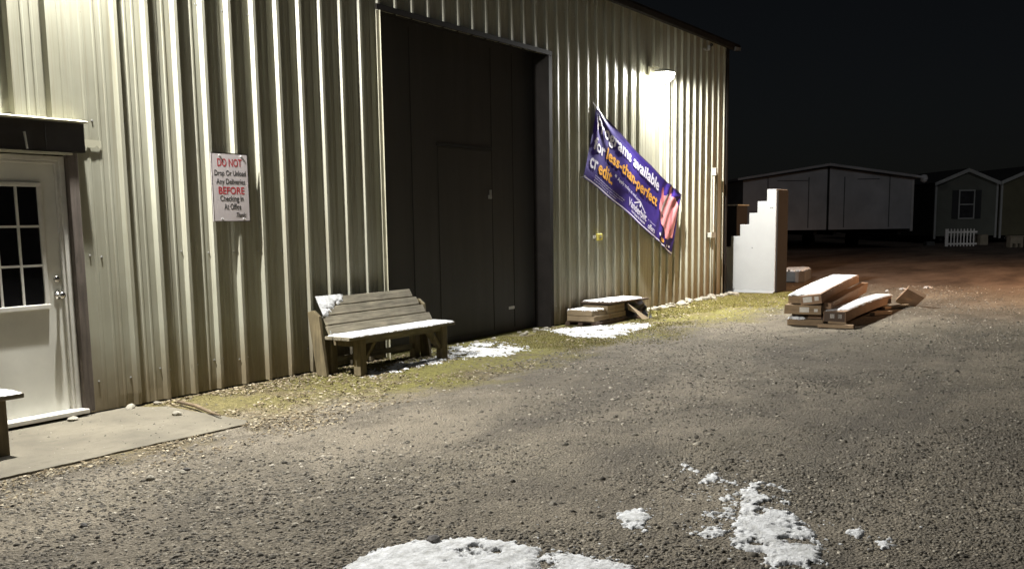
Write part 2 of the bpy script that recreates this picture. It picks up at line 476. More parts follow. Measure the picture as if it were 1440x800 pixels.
def mesh_np(name, V, F, mat, parent=None, smooth=False):
    """big array mesh; F has 3 or 4 columns"""
    me = bpy.data.meshes.new(name)
    V = np.asarray(V, np.float32); F = np.asarray(F, np.int32); n = F.shape[1]
    me.vertices.add(len(V)); me.vertices.foreach_set('co', V.ravel())
    me.loops.add(F.size); me.loops.foreach_set('vertex_index', F.ravel())
    me.polygons.add(len(F)); me.polygons.foreach_set('loop_start', np.arange(0, F.size, n, dtype=np.int32))
    me.polygons.foreach_set('loop_total', np.full(len(F), n, np.int32))
    if smooth: me.polygons.foreach_set('use_smooth', np.ones(len(F), bool))
    me.update(calc_edges=True); me.validate()
    me.materials.append(mat)
    o = bpy.data.objects.new(name, me); link(o); ORG[o.name] = Vector((0, 0, 0))
    if parent is not None: o.parent = parent
    return o
def dup(root, loc, label=None, group=None, rz=None):
    r = root.copy(); link(r); r.location = loc; ORG[r.name] = Vector(loc)
    if rz is not None: r.rotation_euler.z = rz
    if label: r['label'] = label
    if group: r['group'] = group
    for ch in list(root.children):
        c = ch.copy(); link(c); c.parent = r
        for g in list(ch.children):
            d = g.copy(); link(d); d.parent = c
    return r

def text_geo(s, w, h, bold=0.0, shear=0.0, subdiv=0):
    """letters as flat faces, fitted to a w x h box with its lower left corner at 0,0"""
    cu = bpy.data.curves.new('lettering_curve', 'FONT'); cu.body = s
    cu.resolution_u = 3; cu.shear = shear; cu.fill_mode = 'FRONT'
    ob = bpy.data.objects.new('lettering_curve', cu); link(ob)
    dg = bpy.context.evaluated_depsgraph_get()
    me = bpy.data.meshes.new_from_object(ob.evaluated_get(dg))
    bpy.data.objects.remove(ob); bpy.data.curves.remove(cu)
    bm = bmesh.new(); bm.from_mesh(me); bpy.data.meshes.remove(me)
    bmesh.ops.triangulate(bm, faces=bm.faces)
    for _ in range(subdiv * 3):
        long_e = [e for e in bm.edges if e.calc_length() > 0.16]
        if long_e: bmesh.ops.subdivide_edges(bm, edges=long_e, cuts=1); bmesh.ops.triangulate(bm, faces=bm.faces)
    co = np.array([v.co[:] for v in bm.verts]); fs = [tuple(v.index for v in f.verts) for f in bm.faces]
    bm.free()
    mn = co.min(0); mx = co.max(0)
    sx = w / max(mx[0] - mn[0], 1e-6); sz = h / max(mx[1] - mn[1], 1e-6)
    X0 = (co[:, 0] - mn[0]) * sx; Z0 = (co[:, 1] - mn[1]) * sz
    Xs, Zs, Ls, Fs = [], [], [], []
    shifts = [(0, 0)] if bold <= 0 else [(0, 0), (bold, 0), (-bold, 0), (0, bold), (0, -bold)]
    for i, (a, b) in enumerate(shifts):
        Fs += [tuple(q + i * len(X0) for q in f) for f in fs]
        Xs.append(X0 + a * sx); Zs.append(Z0 + b * sx); Ls.append(np.full(len(X0), i * .00007))
    return np.concatenate(Xs), np.concatenate(Zs), np.concatenate(Ls), Fs

# ================================================================== THE GROUND
def axis_pts(lo, hi, a, b, fine, coarse_n):
    left = a - np.geomspace(1, 1 + (a - lo), coarse_n)[::-1] + 1
    mid = np.arange(a, b, fine)
    right = b + np.geomspace(1, 1 + (hi - b), coarse_n) - 1
    return np.unique(np.concatenate([left, mid, right]).round(4))
gx = axis_pts(-500, 700, 0.0, 24.0, 0.07, 30)
gy = axis_pts(-500, 500, -9.0, 0.6, 0.07, 30)
GX, GY = np.meshgrid(gx, gy)
def ground_z(x, y):
    fade = np.clip((-0.15 - y) / 1.2, 0, 1) * np.clip((40 - np.abs(x)) / 20, 0, 1) * np.clip((30 + y) / 15, 0, 1)
    onslab = ((x < 5.4) & (y > -1.7))
    z = ((fbm(x * 0.5, y * 0.5, 3) - 0.5) * 0.05 + (fbm(x * 3, y * 3, 3) - 0.5) * 0.022)
    z = z * fade * np.where(onslab, 0.2, 1.0)
    pads = 1.0 - np.clip(1.3 - np.hypot((x - 15.9) / 2.6, (y + 3.5) / 0.9), 0, 1)
    return z * pads - 0.004
GZ = ground_z(GX, GY)
nx, ny = len(gx), len(gy)
idx = np.arange(nx * ny).reshape(ny, nx)
F = np.stack([idx[:-1, :-1], idx[:-1, 1:], idx[1:, 1:], idx[1:, :-1]], -1).reshape(-1, 4)
g = mesh_np('ground', np.stack([GX, GY, GZ], -1).reshape(-1, 3), F, M['ground'], smooth=True)
tag(g, 'grey gravel yard turning to reddish dirt at its far end', 'ground', kind='structure')

# concrete slab outside the office door
_key = [(-1.5, -1.42), (3.2, -1.43), (5.06, -1.50), (5.17, -1.40), (5.24, -0.30), (5.05, -0.03), (-1.5, -0.03)]
_out = []
for (a, b) in zip(_key[:-2], _key[1:-1]):
    n_ = max(1, int(math.hypot(b[0] - a[0], b[1] - a[1]) / .07))
    for i in range(n_):
        x_, y_ = a[0] + (b[0] - a[0]) * i / n_, a[1] + (b[1] - a[1]) * i / n_
        j_ = (float(fbm(np.array([x_ * 5.]), np.array([y_ * 5.]), 4)[0]) - .5) * .075
        _out.append((x_ + (j_ if i and x_ > 5.1 else 0), y_ + (j_ if i else 0)))
_out += _key[-2:]
mb = MB(); mb.prism(_out, 'Z', -0.06, 0.011)
sl = obj('concrete_path', mb, M['concrete'], bevel=0.004)
tag(sl, 'worn concrete slab along the wall at the office door', 'path', kind='structure')

# ================================================================== METAL BUILDING
BX0, BX1, EZ = -3.0, 19.4, 5.08
bld = thing('metal_building', (8.2, 0, 0), 'tan ribbed steel building with a big dark door and a white office door', 'building')
RIB0, PITCH = 5.165, 0.305
D1 = (3.66, 4.63, 2.14)          # office door opening
D2 = (8.52, 12.20, 3.93)         # big door opening
def wall_profile():
    pts = []
    k0 = int(math.floor((BX0 - RIB0) / PITCH)); k1 = int(math.ceil((BX1 - RIB0) / PITCH))
    for k in range(k0, k1 + 1):
        xc = RIB0 + k * PITCH
        if k not in (-1, 34):
            pts += [(xc - 0.036, 0.0), (xc - 0.017, 0.040), (xc + 0.017, 0.040), (xc + 0.036, 0.0)]
        else:
            pts += [(xc - 0.02, 0.0), (xc - 0.012, 0.004), (xc + 0.012, 0.004), (xc + 0.02, 0.0)]
        for q in (0.115, 0.19):
            m = xc + q
            pts += [(m - 0.016, 0.0), (m - 0.008, 0.005), (m + 0.008, 0.005), (m + 0.016, 0.0)]
    return [p for p in pts if BX0 <= p[0] <= BX1]
prof = wall_profile()
px = np.array([p[0] for p in prof]); pd = np.array([p[1] for p in prof])
for e in (BX0, BX1, D1[0], D1[1], D2[0], D2[1]):
    d = np.interp(e, px, pd); i = np.searchsorted(px, e); px = np.insert(px, i, e); pd = np.insert(pd, i, d)
V = []; Fq = []
zs_full = np.concatenate([[0.015, 0.12, 0.3, 0.55], np.arange(0.8, EZ, 0.28), [EZ]])
def wall_y(x, d, z):
    w = (fbm(np.array([x * 0.8]), np.array([z * 0.55]), 3)[0] - 0.5) * 0.016
    dent = 0.0
    if z < 0.7: dent = (vnoise(np.array([x * 4.1]), np.array([z * 5]))[0] - 0.5) * 0.016 * (1 - z / 0.7)
    return -d - w * 0.7 - dent
cache = {}
def vid(x, d, z):
    key = (round(x, 4), round(d, 4), round(z, 3))
    if key not in cache:
        cache[key] = len(V); V.append((x, wall_y(x, d, z), z))
    return cache[key]
for i in range(len(px) - 1):
    xa, xb = px[i], px[i + 1]
    if xb - xa < 1e-5: continue
    xm = (xa + xb) / 2
    lo = 0.015
    if D1[0] < xm < D1[1]: lo = D1[2]
    if D2[0] < xm < D2[1]: lo = D2[2]
    zz = [lo] + [z for z in zs_full if z > lo + 0.02]
    for a, b in zip(zz[:-1], zz[1:]):
        Fq.append((vid(xa, pd[i], a), vid(xb, pd[i + 1], a), vid(xb, pd[i + 1], b), vid(xa, pd[i], b)))
wb = MB(); wb.v = V; wb.f = Fq
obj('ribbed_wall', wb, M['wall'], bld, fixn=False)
# end wall, back walls, unseen dark panels added to stop light leaks
mb = MB(); mb.box(BX1 - 0.02, BX1 - 0.001, 0.02, 14, 0, EZ); mb.prism([(0.02, EZ), (14, EZ), (7, EZ + 0.31)], 'X', BX1 - 0.018, BX1 - 0.003)
obj('end_wall', mb, M['wall'], bld)
mb = MB(); mb.box(BX0, BX0 + 0.02, 0.02, 14, 0, EZ); mb.box(BX0, BX1 - 0.03, 13.96, 13.99, 0, EZ); obj('rear_wall', mb, M['wall'], bld)
mb = MB(); mb.box(BX0 + .05, D1[0] - .06, 0.35, 0.38, 0, EZ - .1); mb.box(D1[1] + .06, D2[0] - .06, 0.35, 0.38, 0, EZ - .1); mb.box(D2[1] + .3, BX1 - .1, 0.35, 0.38, 0, EZ - .1)
mb.box(BX0 + .05, BX1 - .1, 0.40, 0.43, 2.3, EZ - .1)
obj('light_block', mb, M['under'], bld)
# roof, soffit, gutter
mb = MB()
mb.prism([(-0.16, 5.075), (-0.16, 5.105), (7, 5.44), (14.3, 5.07), (14.3, 5.03), (7, 5.40)], 'X', BX0 - 0.2, BX1 + 0.32)
obj('roof', mb, M['brown'], bld)
mb = MB(); mb.box(BX0 - .2, BX1 + .26, -0.145, 0.03, 5.045, 5.07); obj('soffit', mb, M['tanflash'], bld)
mb = MB(); mb.prism([(-0.16, 4.985), (-0.075, 4.985), (-0.075, 5.04), (-0.15, 5.04), (-0.15, 5.07), (-0.175, 5.07)], 'X', BX0 - 0.2, BX1 + 0.28)
obj('gutter', mb, M['brown'], bld, bevel=0.004)
mb = MB(); mb.prism([(BX1 - .04, 4.95), (BX1 + .26, 4.99), (BX1 + .30, 5.06), (BX1 + .22, 5.04), (BX1 - .02, 5.03)], 'Y', -0.19, -0.165)
obj('gutter_end', mb, M['galv'], bld)
# corner trim
mb = MB(); mb.box(BX1 - 0.085, BX1 + 0.012, -0.043, -0.005, 0.0, 5.04); mb.box(BX1, BX1 + 0.012, -0.005, 0.10, 0.0, 5.04)
obj('corner_trim', mb, M['brown'], bld, bevel=0.004)
# black strip standing in for the dark gap under the sheets
for a_, b_ in ((4.72, D2[0] - .05), (D2[1] + .1, BX1 - .03), (BX0 + .03, 3.6)):
    mb = MB(); mb.box(a_, b_, 0.02, 0.20, -0.05, 0.08); obj('base_gap_strip', mb, M['under'], bld)
# screw heads along the girts
mb = MB()
for zrow in (0.28, 1.32, 2.42, 3.55, 4.6):
    for k in range(int((BX0 - RIB0) / PITCH), 47):
        for off in (0.05, -0.055):
            x = RIB0 + k * PITCH + off; z = zrow + random.uniform(-.02, .02)
            if x < BX0 + .1 or x > BX1 - .15 or random.random() < 0.35: continue
            if D1[0] - .1 < x < D1[1] + .15 and z < 2.5: continue
            if D2[0] - .1 < x < D2[1] + .12 and z < 4.05: continue
            yy = wall_y(x, 0.0, z)
            mb.lathe([(0.010, 0.0), (0.010, 0.002), (0.006, 0.004), (0.006, 0.009)], (x, yy, z), 6, rot=Matrix.Rotation(R(90), 3, 'X'))
sc = obj('screw_heads', mb, M['galv'], bld); sc['kind'] = 'stuff'

# ---- big dark door
mb = MB()
mb.box(D2[0] - 0.02, D2[1] - 0.02, 0.218, 0.245, 0.0, 3.97)
door2 = obj('warehouse_door', mb, M['doordark'], bld)
mb = MB()
for x in (9.35, 11.09, 11.62): mb.box(x - .006, x + .006, 0.212, 0.2165, 0.06, 3.9 if x > 11.2 else 3.9)
mb.box(9.85, 11.09, 0.206, 0.2165, 2.53, 2.575)
obj('door_seam', mb, M['under'], door2)
mb = MB(); mb.box(9.87, 11.07, 0.210, 0.2172, 0.07, 2.52)
obj('walk_door', mb, M['doordark'], door2, bevel=0.003)
mb = MB(); mb.bar((11.02, 0.196, 1.90), (11.02, 0.196, 2.0), .025, .02); mb.box(10.98, 11.06, .200, .2095, 1.88, 1.93)
obj('latch', mb, M['galv'], door2)
mb = MB(); mb.box(11.45, 11.60, .203, .216, .32, .36); obj('pull_plate', mb, M['galv'], door2)
mb = MB()
mb.box(D2[1] - 0.018, D2[1] + 0.07, -0.062, -0.0415, 0.02, 3.92); mb.box(D2[1] - 0.024, D2[1] - 0.02, -0.064, 0.217, 0.0, 3.97)
obj('door_jamb', mb, M['brown'], bld)
mb = MB(); mb.box(D2[0] - 0.055, D2[0] - 0.005, -0.050, -0.0415, 0.02, 3.92); mb.box(D2[0] - .004, D2[0], -0.064, 0.217, 0.0, 3.97)
obj('door_jamb', mb, M['tanflash'], bld)
mb = MB(); mb.box(D2[0] - 0.06, D2[1] + 0.07, -0.066, -0.0445, 3.925, 3.985); mb.box(D2[0], D2[1] - .03, -0.045, 0.216, 3.972, 3.978)
obj('door_header', mb, M['brown'], bld)

# ---- office door
mb = MB(); mb.box(3.70, 4.575, 0.035, 0.08, 0.075, 2.085)
od = obj('office_door', mb, M['whitedoor'], bld, bevel=0.004)
lx0, lx1, lz0, lz1 = 3.875, 4.395, 0.955, 1.885
mb = MB()
mb.box(lx0 - .05, lx1 + .035, 0.014, 0.032, lz1, lz1 + .035); mb.box(lx0 - .05, lx1 + .04, 0.006, 0.032, lz0 - .04, lz0)
mb.box(lx1, lx1 + .035, 0.014, 0.032, lz0, lz1); mb.box(lx0 - .035, lx0, 0.014, 0.032, lz0, lz1)
obj('window_frame', mb, M['whitetrim'], od, bevel=0.005)
mb = MB()
for i in (1, 2):
    x = lx0 + (lx1 - lx0) * i / 3; mb.box(x - .009, x + .009, .018, .030, lz0, lz1)
    z = lz0 + (lz1 - lz0) * i / 3; mb.box(lx0, lx1, .019, .0295, z - .009, z + .009)
obj('glazing_bars', mb, M['whitetrim'], od)
mb = MB(); mb.box(lx0 - .005, lx1 + .005, .030, .0335, lz0 - .005, lz1 + .005)
obj('window_pane', mb, M['glass'], od)
kx, kz = 4.515, 1.02
rx = Matrix.Rotation(R(90), 3, 'X')
mb = MB(); mb.lathe([(0.034, 0), (0.034, 0.008), (0.014, 0.012), (0.012, 0.035), (0.022, 0.042), (0.029, 0.058), (0.025, 0.072), (0.010, 0.078)], (kx, 0.034, kz), 20, rot=rx)
obj('door_knob', mb, M['chrome'], od, smooth=True)
mb = MB(); mb.lathe([(0.030, 0), (0.030, 0.008), (0.024, 0.016), (0.012, 0.02)], (kx, 0.034, kz + 0.13), 20, rot=rx)
obj('deadbolt', mb, M['chrome'], od, smooth=True)
mb = MB()
mb.box(4.58, 4.625, -0.012, 0.09, 0.06, 2.13); mb.box(4.555, 4.58, 0.004, 0.034, 0.07, 2.10)
mb.box(3.655, 3.695, -0.012, 0.09, 0.06, 2.13); mb.box(3.695, 4.58, -0.012, 0.09, 2.09, 2.13); mb.box(3.70, 4.555, 0.004, .034, 2.07, 2.088)
obj('door_frame', mb, M['whitetrim'], bld, bevel=0.004)
mb = MB(); mb.box(3.64, 4.64, -0.10, 0.10, 0.035, 0.072)
obj('door_sill', mb, M['whitetrim'], bld, bevel=0.006)
mb = MB(); mb.box(4.628, 4.715, -0.062, -0.004, 0.04, 2.16); mb.box(3.56, 3.65, -0.062, -0.004, 0.04, 2.16)
obj('door_casing', mb, M['trimwood'], bld, bevel=0.006)
mb = MB(); mb.box(2.9, 4.785, -0.068, -0.003, 2.165, 2.395)
mb.box(4.06, 4.063, -0.0705, -0.0675, 2.18, 2.39); mb.box(4.45, 4.453, -0.0705, -0.0675, 2.18, 2.39)
obj('header_board', mb, M['headwood'], bld, bevel=0.003)
mb = MB(); mb.prism([(-0.003, 2.43), (-0.003, 2.398), (-0.115, 2.398), (-0.118, 2.408), (-0.02, 2.43)], 'X', 2.88, 4.80)
obj('drip_cap', mb, M['tanflash'], bld)
mb = MB(); mb.box(2.95, 4.66, -0.082, -0.014, 2.14, 2.158)
obj('frame_flashing', mb, M['tanflash'], bld)
mb = MB(); mb.bar((4.285, -0.075, 2.17), (4.27, -0.078, 2.30), .03, .006, (1, 0, 0))
obj('metal_strip', mb, M['whitetrim'], bld)
# torn sheet lap beside the header
mb = MB(); mb.prism([(4.80, 2.28), (4.97, 2.275), (4.965, 2.20), (4.93, 2.235), (4.90, 2.215), (4.80, 2.22)], 'Y', -0.014, -0.011)
obj('sheet_lap', mb, M['tanflash'], bld)

# ================================================================== WALL LAMPS
def ies_text(ex):
    va = list(range(0, 181, 5)); ha = list(range(0, 361, 15))
    rows = []
    for h in ha:
        row = []
        for v in va:
            dy = -math.sin(R(v)) * math.cos(R(h))      # toward the wall = +y
            dz = -math.cos(R(v))
            c = 1.0
            if dy > 0.10: c = (0.10 / dy) ** ex  # shaped falloff: dims light toward the wall to even out its brightness
            if v > 83: c *= max(0.0, 1 - (v - 83) / 13.0)
            row.append('%.1f' % (1000 * c))
        rows.append(' '.join(row))
    return '\n'.join(['IESNA:LM-63-2002', '[TEST] yard wall luminaire', 'TILT=NONE', '1 1000 1 %d %d 1 2 0 0 0' % (len(va), len(ha)), '1 1 100',
                      ' '.join(map(str, va)), ' '.join(map(str, ha))] + rows) + '\n'
def wall_bulb(watts, ex):
  txt = bpy.data.texts.new('yard_lamp_shaped_beam'); txt.write(ies_text(ex))
  wl = bpy.data.lights.new('wall_lamp_bulb', 'POINT')
  wl.energy = watts; wl.color = (1.0, 0.985, 0.945); wl.shadow_soft_size = 0.03
  wl.use_nodes = True
  lt = wl.node_tree; em = lt.nodes['Emission']
  ies = lt.nodes.new('ShaderNodeTexIES'); ies.mode = 'INTERNAL'; ies.ies = txt
  ies.inputs['Strength'].default_value = 0.001
  lt.links.new(ies.outputs[0], em.inputs['Strength'])
  return wl
def wall_lamp(P, label, wl):  # pale fixture colours stand in for the lens glare that would hide it
    t = thing('wall_lamp', (P.x, 0, P.z), label, 'wall lamp', 'lamps on the building wall')
    mb = MB(); mb.box(P.x - .09, P.x + .09, -0.095, -0.041, P.z + 0.0, P.z + 0.15); obj('back_box', mb, M['tanflash'], t, bevel=0.012)
    mb = MB(); mb.bar((P.x, -0.10, P.z + .16), (P.x, P.y, P.z + .085), .05, .03); obj('arm', mb, M['tanflash'], t, bevel=0.006)
    mb = MB()
    pr = [(0.196, 0.020), (0.190, 0.040), (0.155, 0.066), (0.10, 0.082), (0.03, 0.090), (0.026, 0.084), (0.095, 0.075), (0.15, 0.059), (0.182, 0.036), (0.188, 0.020)]
    n = 24; vs = []; fs = []
    for r, z in pr:
        for k in range(n):
            a = 2 * math.pi * k / n; vs.append((P.x + r * math.cos(a), P.y + r * 0.9 * math.sin(a), P.z + z))
    for i in range(len(pr)):
        for k in range(n):
            j = (i + 1) % len(pr); fs.append((i * n + k, i * n + (k + 1) % n, j * n + (k + 1) % n, j * n + k))
    fs.append(tuple(4 * n + k for k in range(n)))
    mb.add(vs, fs); obj('hood', mb, M['conduit'], t, smooth=True)
    mb = MB(); mb.lathe([(0.02, -0.135), (0.10, -0.122), (0.165, -0.07), (0.192, -0.01), (0.194, 0.019)], P, 24, 1, .95); obj('lens', mb, M['lens'], t, smooth=True)
    b = bpy.data.objects.new('bulb', wl); link(b); b.parent = t; b.location = (0, P.y, -0.005)
    return t
wall_lamp(LAMP_B, 'lit wall lamp above the purple banner', wall_bulb(WALL_LAMP_W * 1.3, 1.75))
wall_lamp(LAMP_A, 'lit wall lamp high above the white office door', wall_bulb(WALL_LAMP_W, 2.05))

# ---- amber lot light on a pole, off to the side
sp = Vector((24.0, -12.0, 0)); SH = 5.4
t = thing('street_lamp', sp, 'amber lot light on a steel pole across the yard', 'street lamp')
mb = MB(); mb.tube([(sp.x, sp.y, 0), (sp.x, sp.y, 2.5), (sp.x, sp.y, SH + .3)], [.07, .06, .045], 12); obj('pole', mb, M['galv'], t, smooth=True)
mb = MB(); mb.tube([(sp.x, sp.y, SH + .2), (sp.x - .2, sp.y + .6, SH + .32), (sp.x - .4, sp.y + 1.1, SH + .22)], .03, 10); obj('arm', mb, M['galv'], t, smooth=True)
hp = Vector((sp.x - .45, sp.y + 1.25, SH + .16))
mb = MB(); mb.lathe([(0.20, -0.01), (0.18, 0.05), (0.10, 0.12), (0.04, 0.14)], hp, 18, .8, 1.2); obj('lamp_head', mb, M['darkmetal'], t, smooth=True)
mb = MB(); mb.lathe([(0.03, -0.10), (0.12, -0.07), (0.17, -0.012)], hp, 18, .8, 1.2); obj('lens', mb, M['sodium'], t, smooth=True)
sl_ = bpy.data.lights.new('lot_light_bulb', 'SPOT'); sl_.energy = 5400; sl_.spot_size = R(126); sl_.spot_blend = 0.6; sl_.color = (1.0, 0.57, 0.31); sl_.shadow_soft_size = 0.12
b = bpy.data.objects.new('bulb', sl_); link(b); b.parent = t; b.location = hp - sp + Vector((0, 0, -0.14)); b.rotation_euler = Vector((1.0, 3.3, -5.4)).to_track_quat('-Z', 'Y').to_euler()

# ================================================================== WARNING SIGN
sx0, sx1, sz0, sz1, sy = 6.065, 6.505, 1.60, 2.24, -0.052
t = thing('warning_sign', ((sx0 + sx1) / 2, sy, sz0), 'white metal sign with red and black lettering about deliveries', 'sign')
mb = MB(); mb.box(sx0, sx1, sy, sy + .004, sz0, sz1); obj('sign_panel', mb, M['sign'], t)
mb = MB(); e = .006
mb.box(sx0, sx1, sy - .0006, sy - .0003, sz0, sz0 + e); mb.box(sx0, sx1, sy - .0006, sy - .0003, sz1 - e, sz1)
mb.box(sx0, sx0 + e, sy - .0011, sy - .0006, sz0 + e, sz1 - e); mb.box(sx1 - e, sx1, sy - .0011, sy - .0006, sz0 + e, sz1 - e)
obj('sign_edge', mb, M['brown'], t)
def sign_line(s, x0, x1, z, h, mat, bold=0.0, shear=0.0):
    X, Z, Lf, fs = text_geo(s, x1 - x0, h, bold, shear)
    mb = MB(); mb.add([(x0 + a, sy - .0006 - c_, z + b) for a, b, c_ in zip(X, Z, Lf)], fs); obj('lettering', mb, M[mat], t, fixn=False)
W_ = sx1 - sx0
for s, a, b, z, h, mt, bo, sh in [('DO NOT', .17, .83, .515, .072, 'red', .022, 0), ('Drop Or Unload', .08, .93, .413, .066, 'black', .014, 0),
                                  ('Any Deliveries', .12, .90, .333, .068, 'black', .014, 0), ('BEFORE', .17, .87, .258, .066, 'red', .022, 0),
                                  ('Checking In', .20, .84, .175, .068, 'black', .014, 0), ('At Office', .30, .76, .112, .056, 'black', .014, 0), ('Thanks', .62, .90, .040, .045, 'black', .012, .45)]:
    sign_line(s, sx0 + a * W_, sx0 + b * W_, sz0 + z, h, mt, bo, sh)
for x in (sx0 + .10, sx1 - .08):
    for z in (sz0 + .025, sz1 - .025): mb = MB(); mb.lathe([(0.011, 0), (0.009, 0.006), (0.004, 0.009)], (x, sy, z), 8, rot=rx); obj('screw', mb, M['galv'], t)

# ================================================================== BANNER
BTL = Vector((13.60, 0, 3.335)); BL_, BH_ = 3.60, 1.19
bu = Vector((3.39, 0, -1.33)).normalized(); bv = Vector((bu.z, 0, -bu.x))
def banner_pt(u, v, lift=0.0):
    s, tt = u / BL_, v / BH_
    # edges slack between the four tied corners
    u2 = u + 0.055 * math.sin(math.pi * tt) * (1 - 2 * s) * (1 - 0.2 * s) * max(0, abs(1 - 2 * s))
    v2 = v + 0.045 * math.sin(math.pi * s) * (1 - 2 * tt)
    r = math.hypot(u, v * 1.3); a = math.atan2(v * 1.3 + 1e-6, u + 1e-6)
    y = 0.013 * math.sin(a * 13.0 + 0.6) * math.exp(-r / 0.75) * min(1, r / 0.12)
    r3 = math.hypot(BL_ - u, v); y += 0.012 * math.sin(math.atan2(v + 1e-6, BL_ - u + 1e-6) * 9) * math.exp(-r3 / 0.5) * min(1, r3 / .12)
    # hanging folds at the lower tied end, vertical drapes through the picture
    drape = math.exp(-((u - 3.15) / 0.33) ** 2)
    y += drape * 0.008 * math.sin((u + 0.36 * v) * 22)
    y += 0.016 * math.sin(u * 2.3 + v * 1.7 + 1) * math.sin(math.pi * tt) + 0.010 * math.sin(u * 5.1 - v * 3.0)
    y += 0.02 * math.exp(-((u - 0.05) / 0.25) ** 2 - ((v - 0.75) / 0.25) ** 2)
    p = BTL + bu * u2 + bv * v2
    return (p.x, -0.075 + y - lift, p.z)
t = thing('banner', (15.0, -0.04, 2.0), 'purple vinyl banner hanging crooked below the lit lamp', 'banner')
nu, nv = 150, 56
vs = [banner_pt(BL_ * i / nu, BH_ * j / nv) for j in range(nv + 1) for i in range(nu + 1)]
fs = [(j * (nu + 1) + i, j * (nu + 1) + i + 1, (j + 1) * (nu + 1) + i + 1, (j + 1) * (nu + 1) + i) for j in range(nv) for i in range(nu)]
mb = MB(); mb.add(vs, fs); cl = obj('cloth', mb, M['banner'], t, smooth=True)
def banner_text(s, u0, u1, vtop, vbot, mat, bold=0.03, subdiv=2, shear=0):
    X, Z, Lf, fs = text_geo(s, u1 - u0, vbot - vtop, bold * .55, shear, subdiv)
    mb = MB(); mb.add([banner_pt(u0 + a, vbot - b, .005 + c_) for a, b, c_ in zip(X, Z, Lf)], fs); return obj('lettering', mb, M[mat], t, fixn=False)
def banner_poly(name, poly, mat, lift=.008, par=None):
    """flat printed shape: fan of thin strips that follows the cloth"""
    bm = bmesh.new(); bm.faces.new([bm.verts.new((a, b, 0)) for a, b in poly])
    bmesh.ops.triangulate(bm, faces=bm.faces)
    for _ in range(6):
        le = [e for e in bm.edges if e.calc_length() > .04]
        if not le: break
        bmesh.ops.subdivide_edges(bm, edges=le, cuts=1); bmesh.ops.triangulate(bm, faces=bm.faces)
    bm.verts.index_update()
    mb = MB(); mb.add([banner_pt(v.co.x, v.co.y, lift) for v in bm.verts], [tuple(v.index for v in f.verts) for f in bm.faces]); bm.free()
    return obj(name, mb, M[mat], par or t, fixn=False)
def ell(cx, cy, rx_, ry_, n=26, rot=0):
    c, s = math.cos(rot), math.sin(rot)
    return [(cx + rx_ * math.cos(2 * math.pi * k / n) * c - ry_ * math.sin(2 * math.pi * k / n) * s, cy + rx_ * math.cos(2 * math.pi * k / n) * s + ry_ * math.sin(2 * math.pi * k / n) * c) for k in range(n)]
banner_text('Programs available', .11, 2.63, .11, .37, 'bwhite', .05)
banner_text('for', .11, .50, .43, .63, 'bwhite', .05)
banner_text('less-than-perfect', .57, 2.66, .42, .67, 'borange', .05)
banner_text('cr', .10, .32, .79, .95, 'bwhite', .05, 1)
banner_text('edit.', .37, .90, .73, .95, 'borange', .05)
banner_text('*', .93, .99, .73, .79, 'bwhite', .04, 0)
banner_text('Apply today at vmf.com', 1.04, 2.02, .745, .825, 'bwhite', .03, 0)
for i, (a, b, s) in enumerate([(.30, 1.40, 'All loans subject to credit approval and program guidelines'), (.30, 1.35, 'Terms may vary by state and are subject to change at any time'), (.30, 1.15, 'Equal Housing Lender')]):
    banner_text(s, a, b, 1.015 + i * .042, 1.045 + i * .042, 'bwhite', .0, 0)
banner_text('Vanderbilt', 1.56, 2.36, .895, 1.035, 'bwhite', .03, 1)
banner_text('mortgage & finance', 1.72, 2.32, 1.06, 1.125, 'bwhite', .03, 0)
lw = .016
banner_poly('roof_emblem', [(1.78, .90), (2.04, .775), (2.30, .90), (2.27, .915), (2.04, .80), (1.80, .915)], 'bwhite')
banner_poly('roof_emblem', ell(2.05, .845, .032, .04), 'bwhite')
banner_text('A Clayton', 2.42, 2.72, .955, .99, 'bwhite', .0, 0)
banner_text('offers', 2.45, 2.72, 1.02, 1.12, 'bwhite', .04, 0)
# pink money pig on the right of the banner
pig = banner_poly('pig_picture', [(2.78, .52), (2.80, .38), (2.90, .29), (3.05, .24), (3.20, .19), (3.34, .17), (3.45, .20), (3.52, .28), (3.54, .42), (3.53, .58), (3.52, .74), (3.51, .90), (3.42, .92), (3.38, .84), (3.34, .86), (3.33, 1.0), (3.21, 1.01), (3.17, .90), (3.08, .86), (2.96, .83), (2.92, .76), (2.96, .68), (2.88, .66), (2.80, .60)], 'bpink')
banner_poly('pig_ear', ell(2.845, .31, .055, .16, rot=-.25), 'bpink2', .0105, pig)
banner_poly('pig_ear', ell(3.12, .14, .055, .12, rot=-.25), 'bpink', .0105, pig)
banner_poly('pig_band', [(2.86, .60), (3.01, .22), (3.06, .20), (2.93, .63)], 'bwhite', .0125, pig)
banner_poly('pig_shade', [(3.28, .22), (3.36, .22), (3.36, .84), (3.30, .84)], 'bpink2', .0105, pig)
banner_poly('pig_eye', ell(2.98, .665, .035, .028), 'bdark', .0125, pig)
banner_poly('pig_eye', ell(3.08, .21, .03, .02), 'bdark', .0125, pig)
for cx, cy, a, mt in [(2.95, 1.035, .035, 'bwhite'), (3.06, 1.09, .05, 'borange'), (3.13, 1.085, .045, 'borange'), (3.33, 1.11, .03, 'bwhite'), (3.43, 1.09, .03, 'bwhite')]:
    banner_poly('coin_picture', ell(cx, cy, a, a * .8), mt)
banner_poly('hem_line', [(.03, BH_ - .035), (BL_ - .03, BH_ - .035), (BL_ - .03, BH_ - .012), (.03, BH_ - .012)], 'bwhite')
banner_poly('hem_line', [(.03, .012), (BL_ - .03, .012), (BL_ - .03, .026), (.03, .026)], 'bdark')
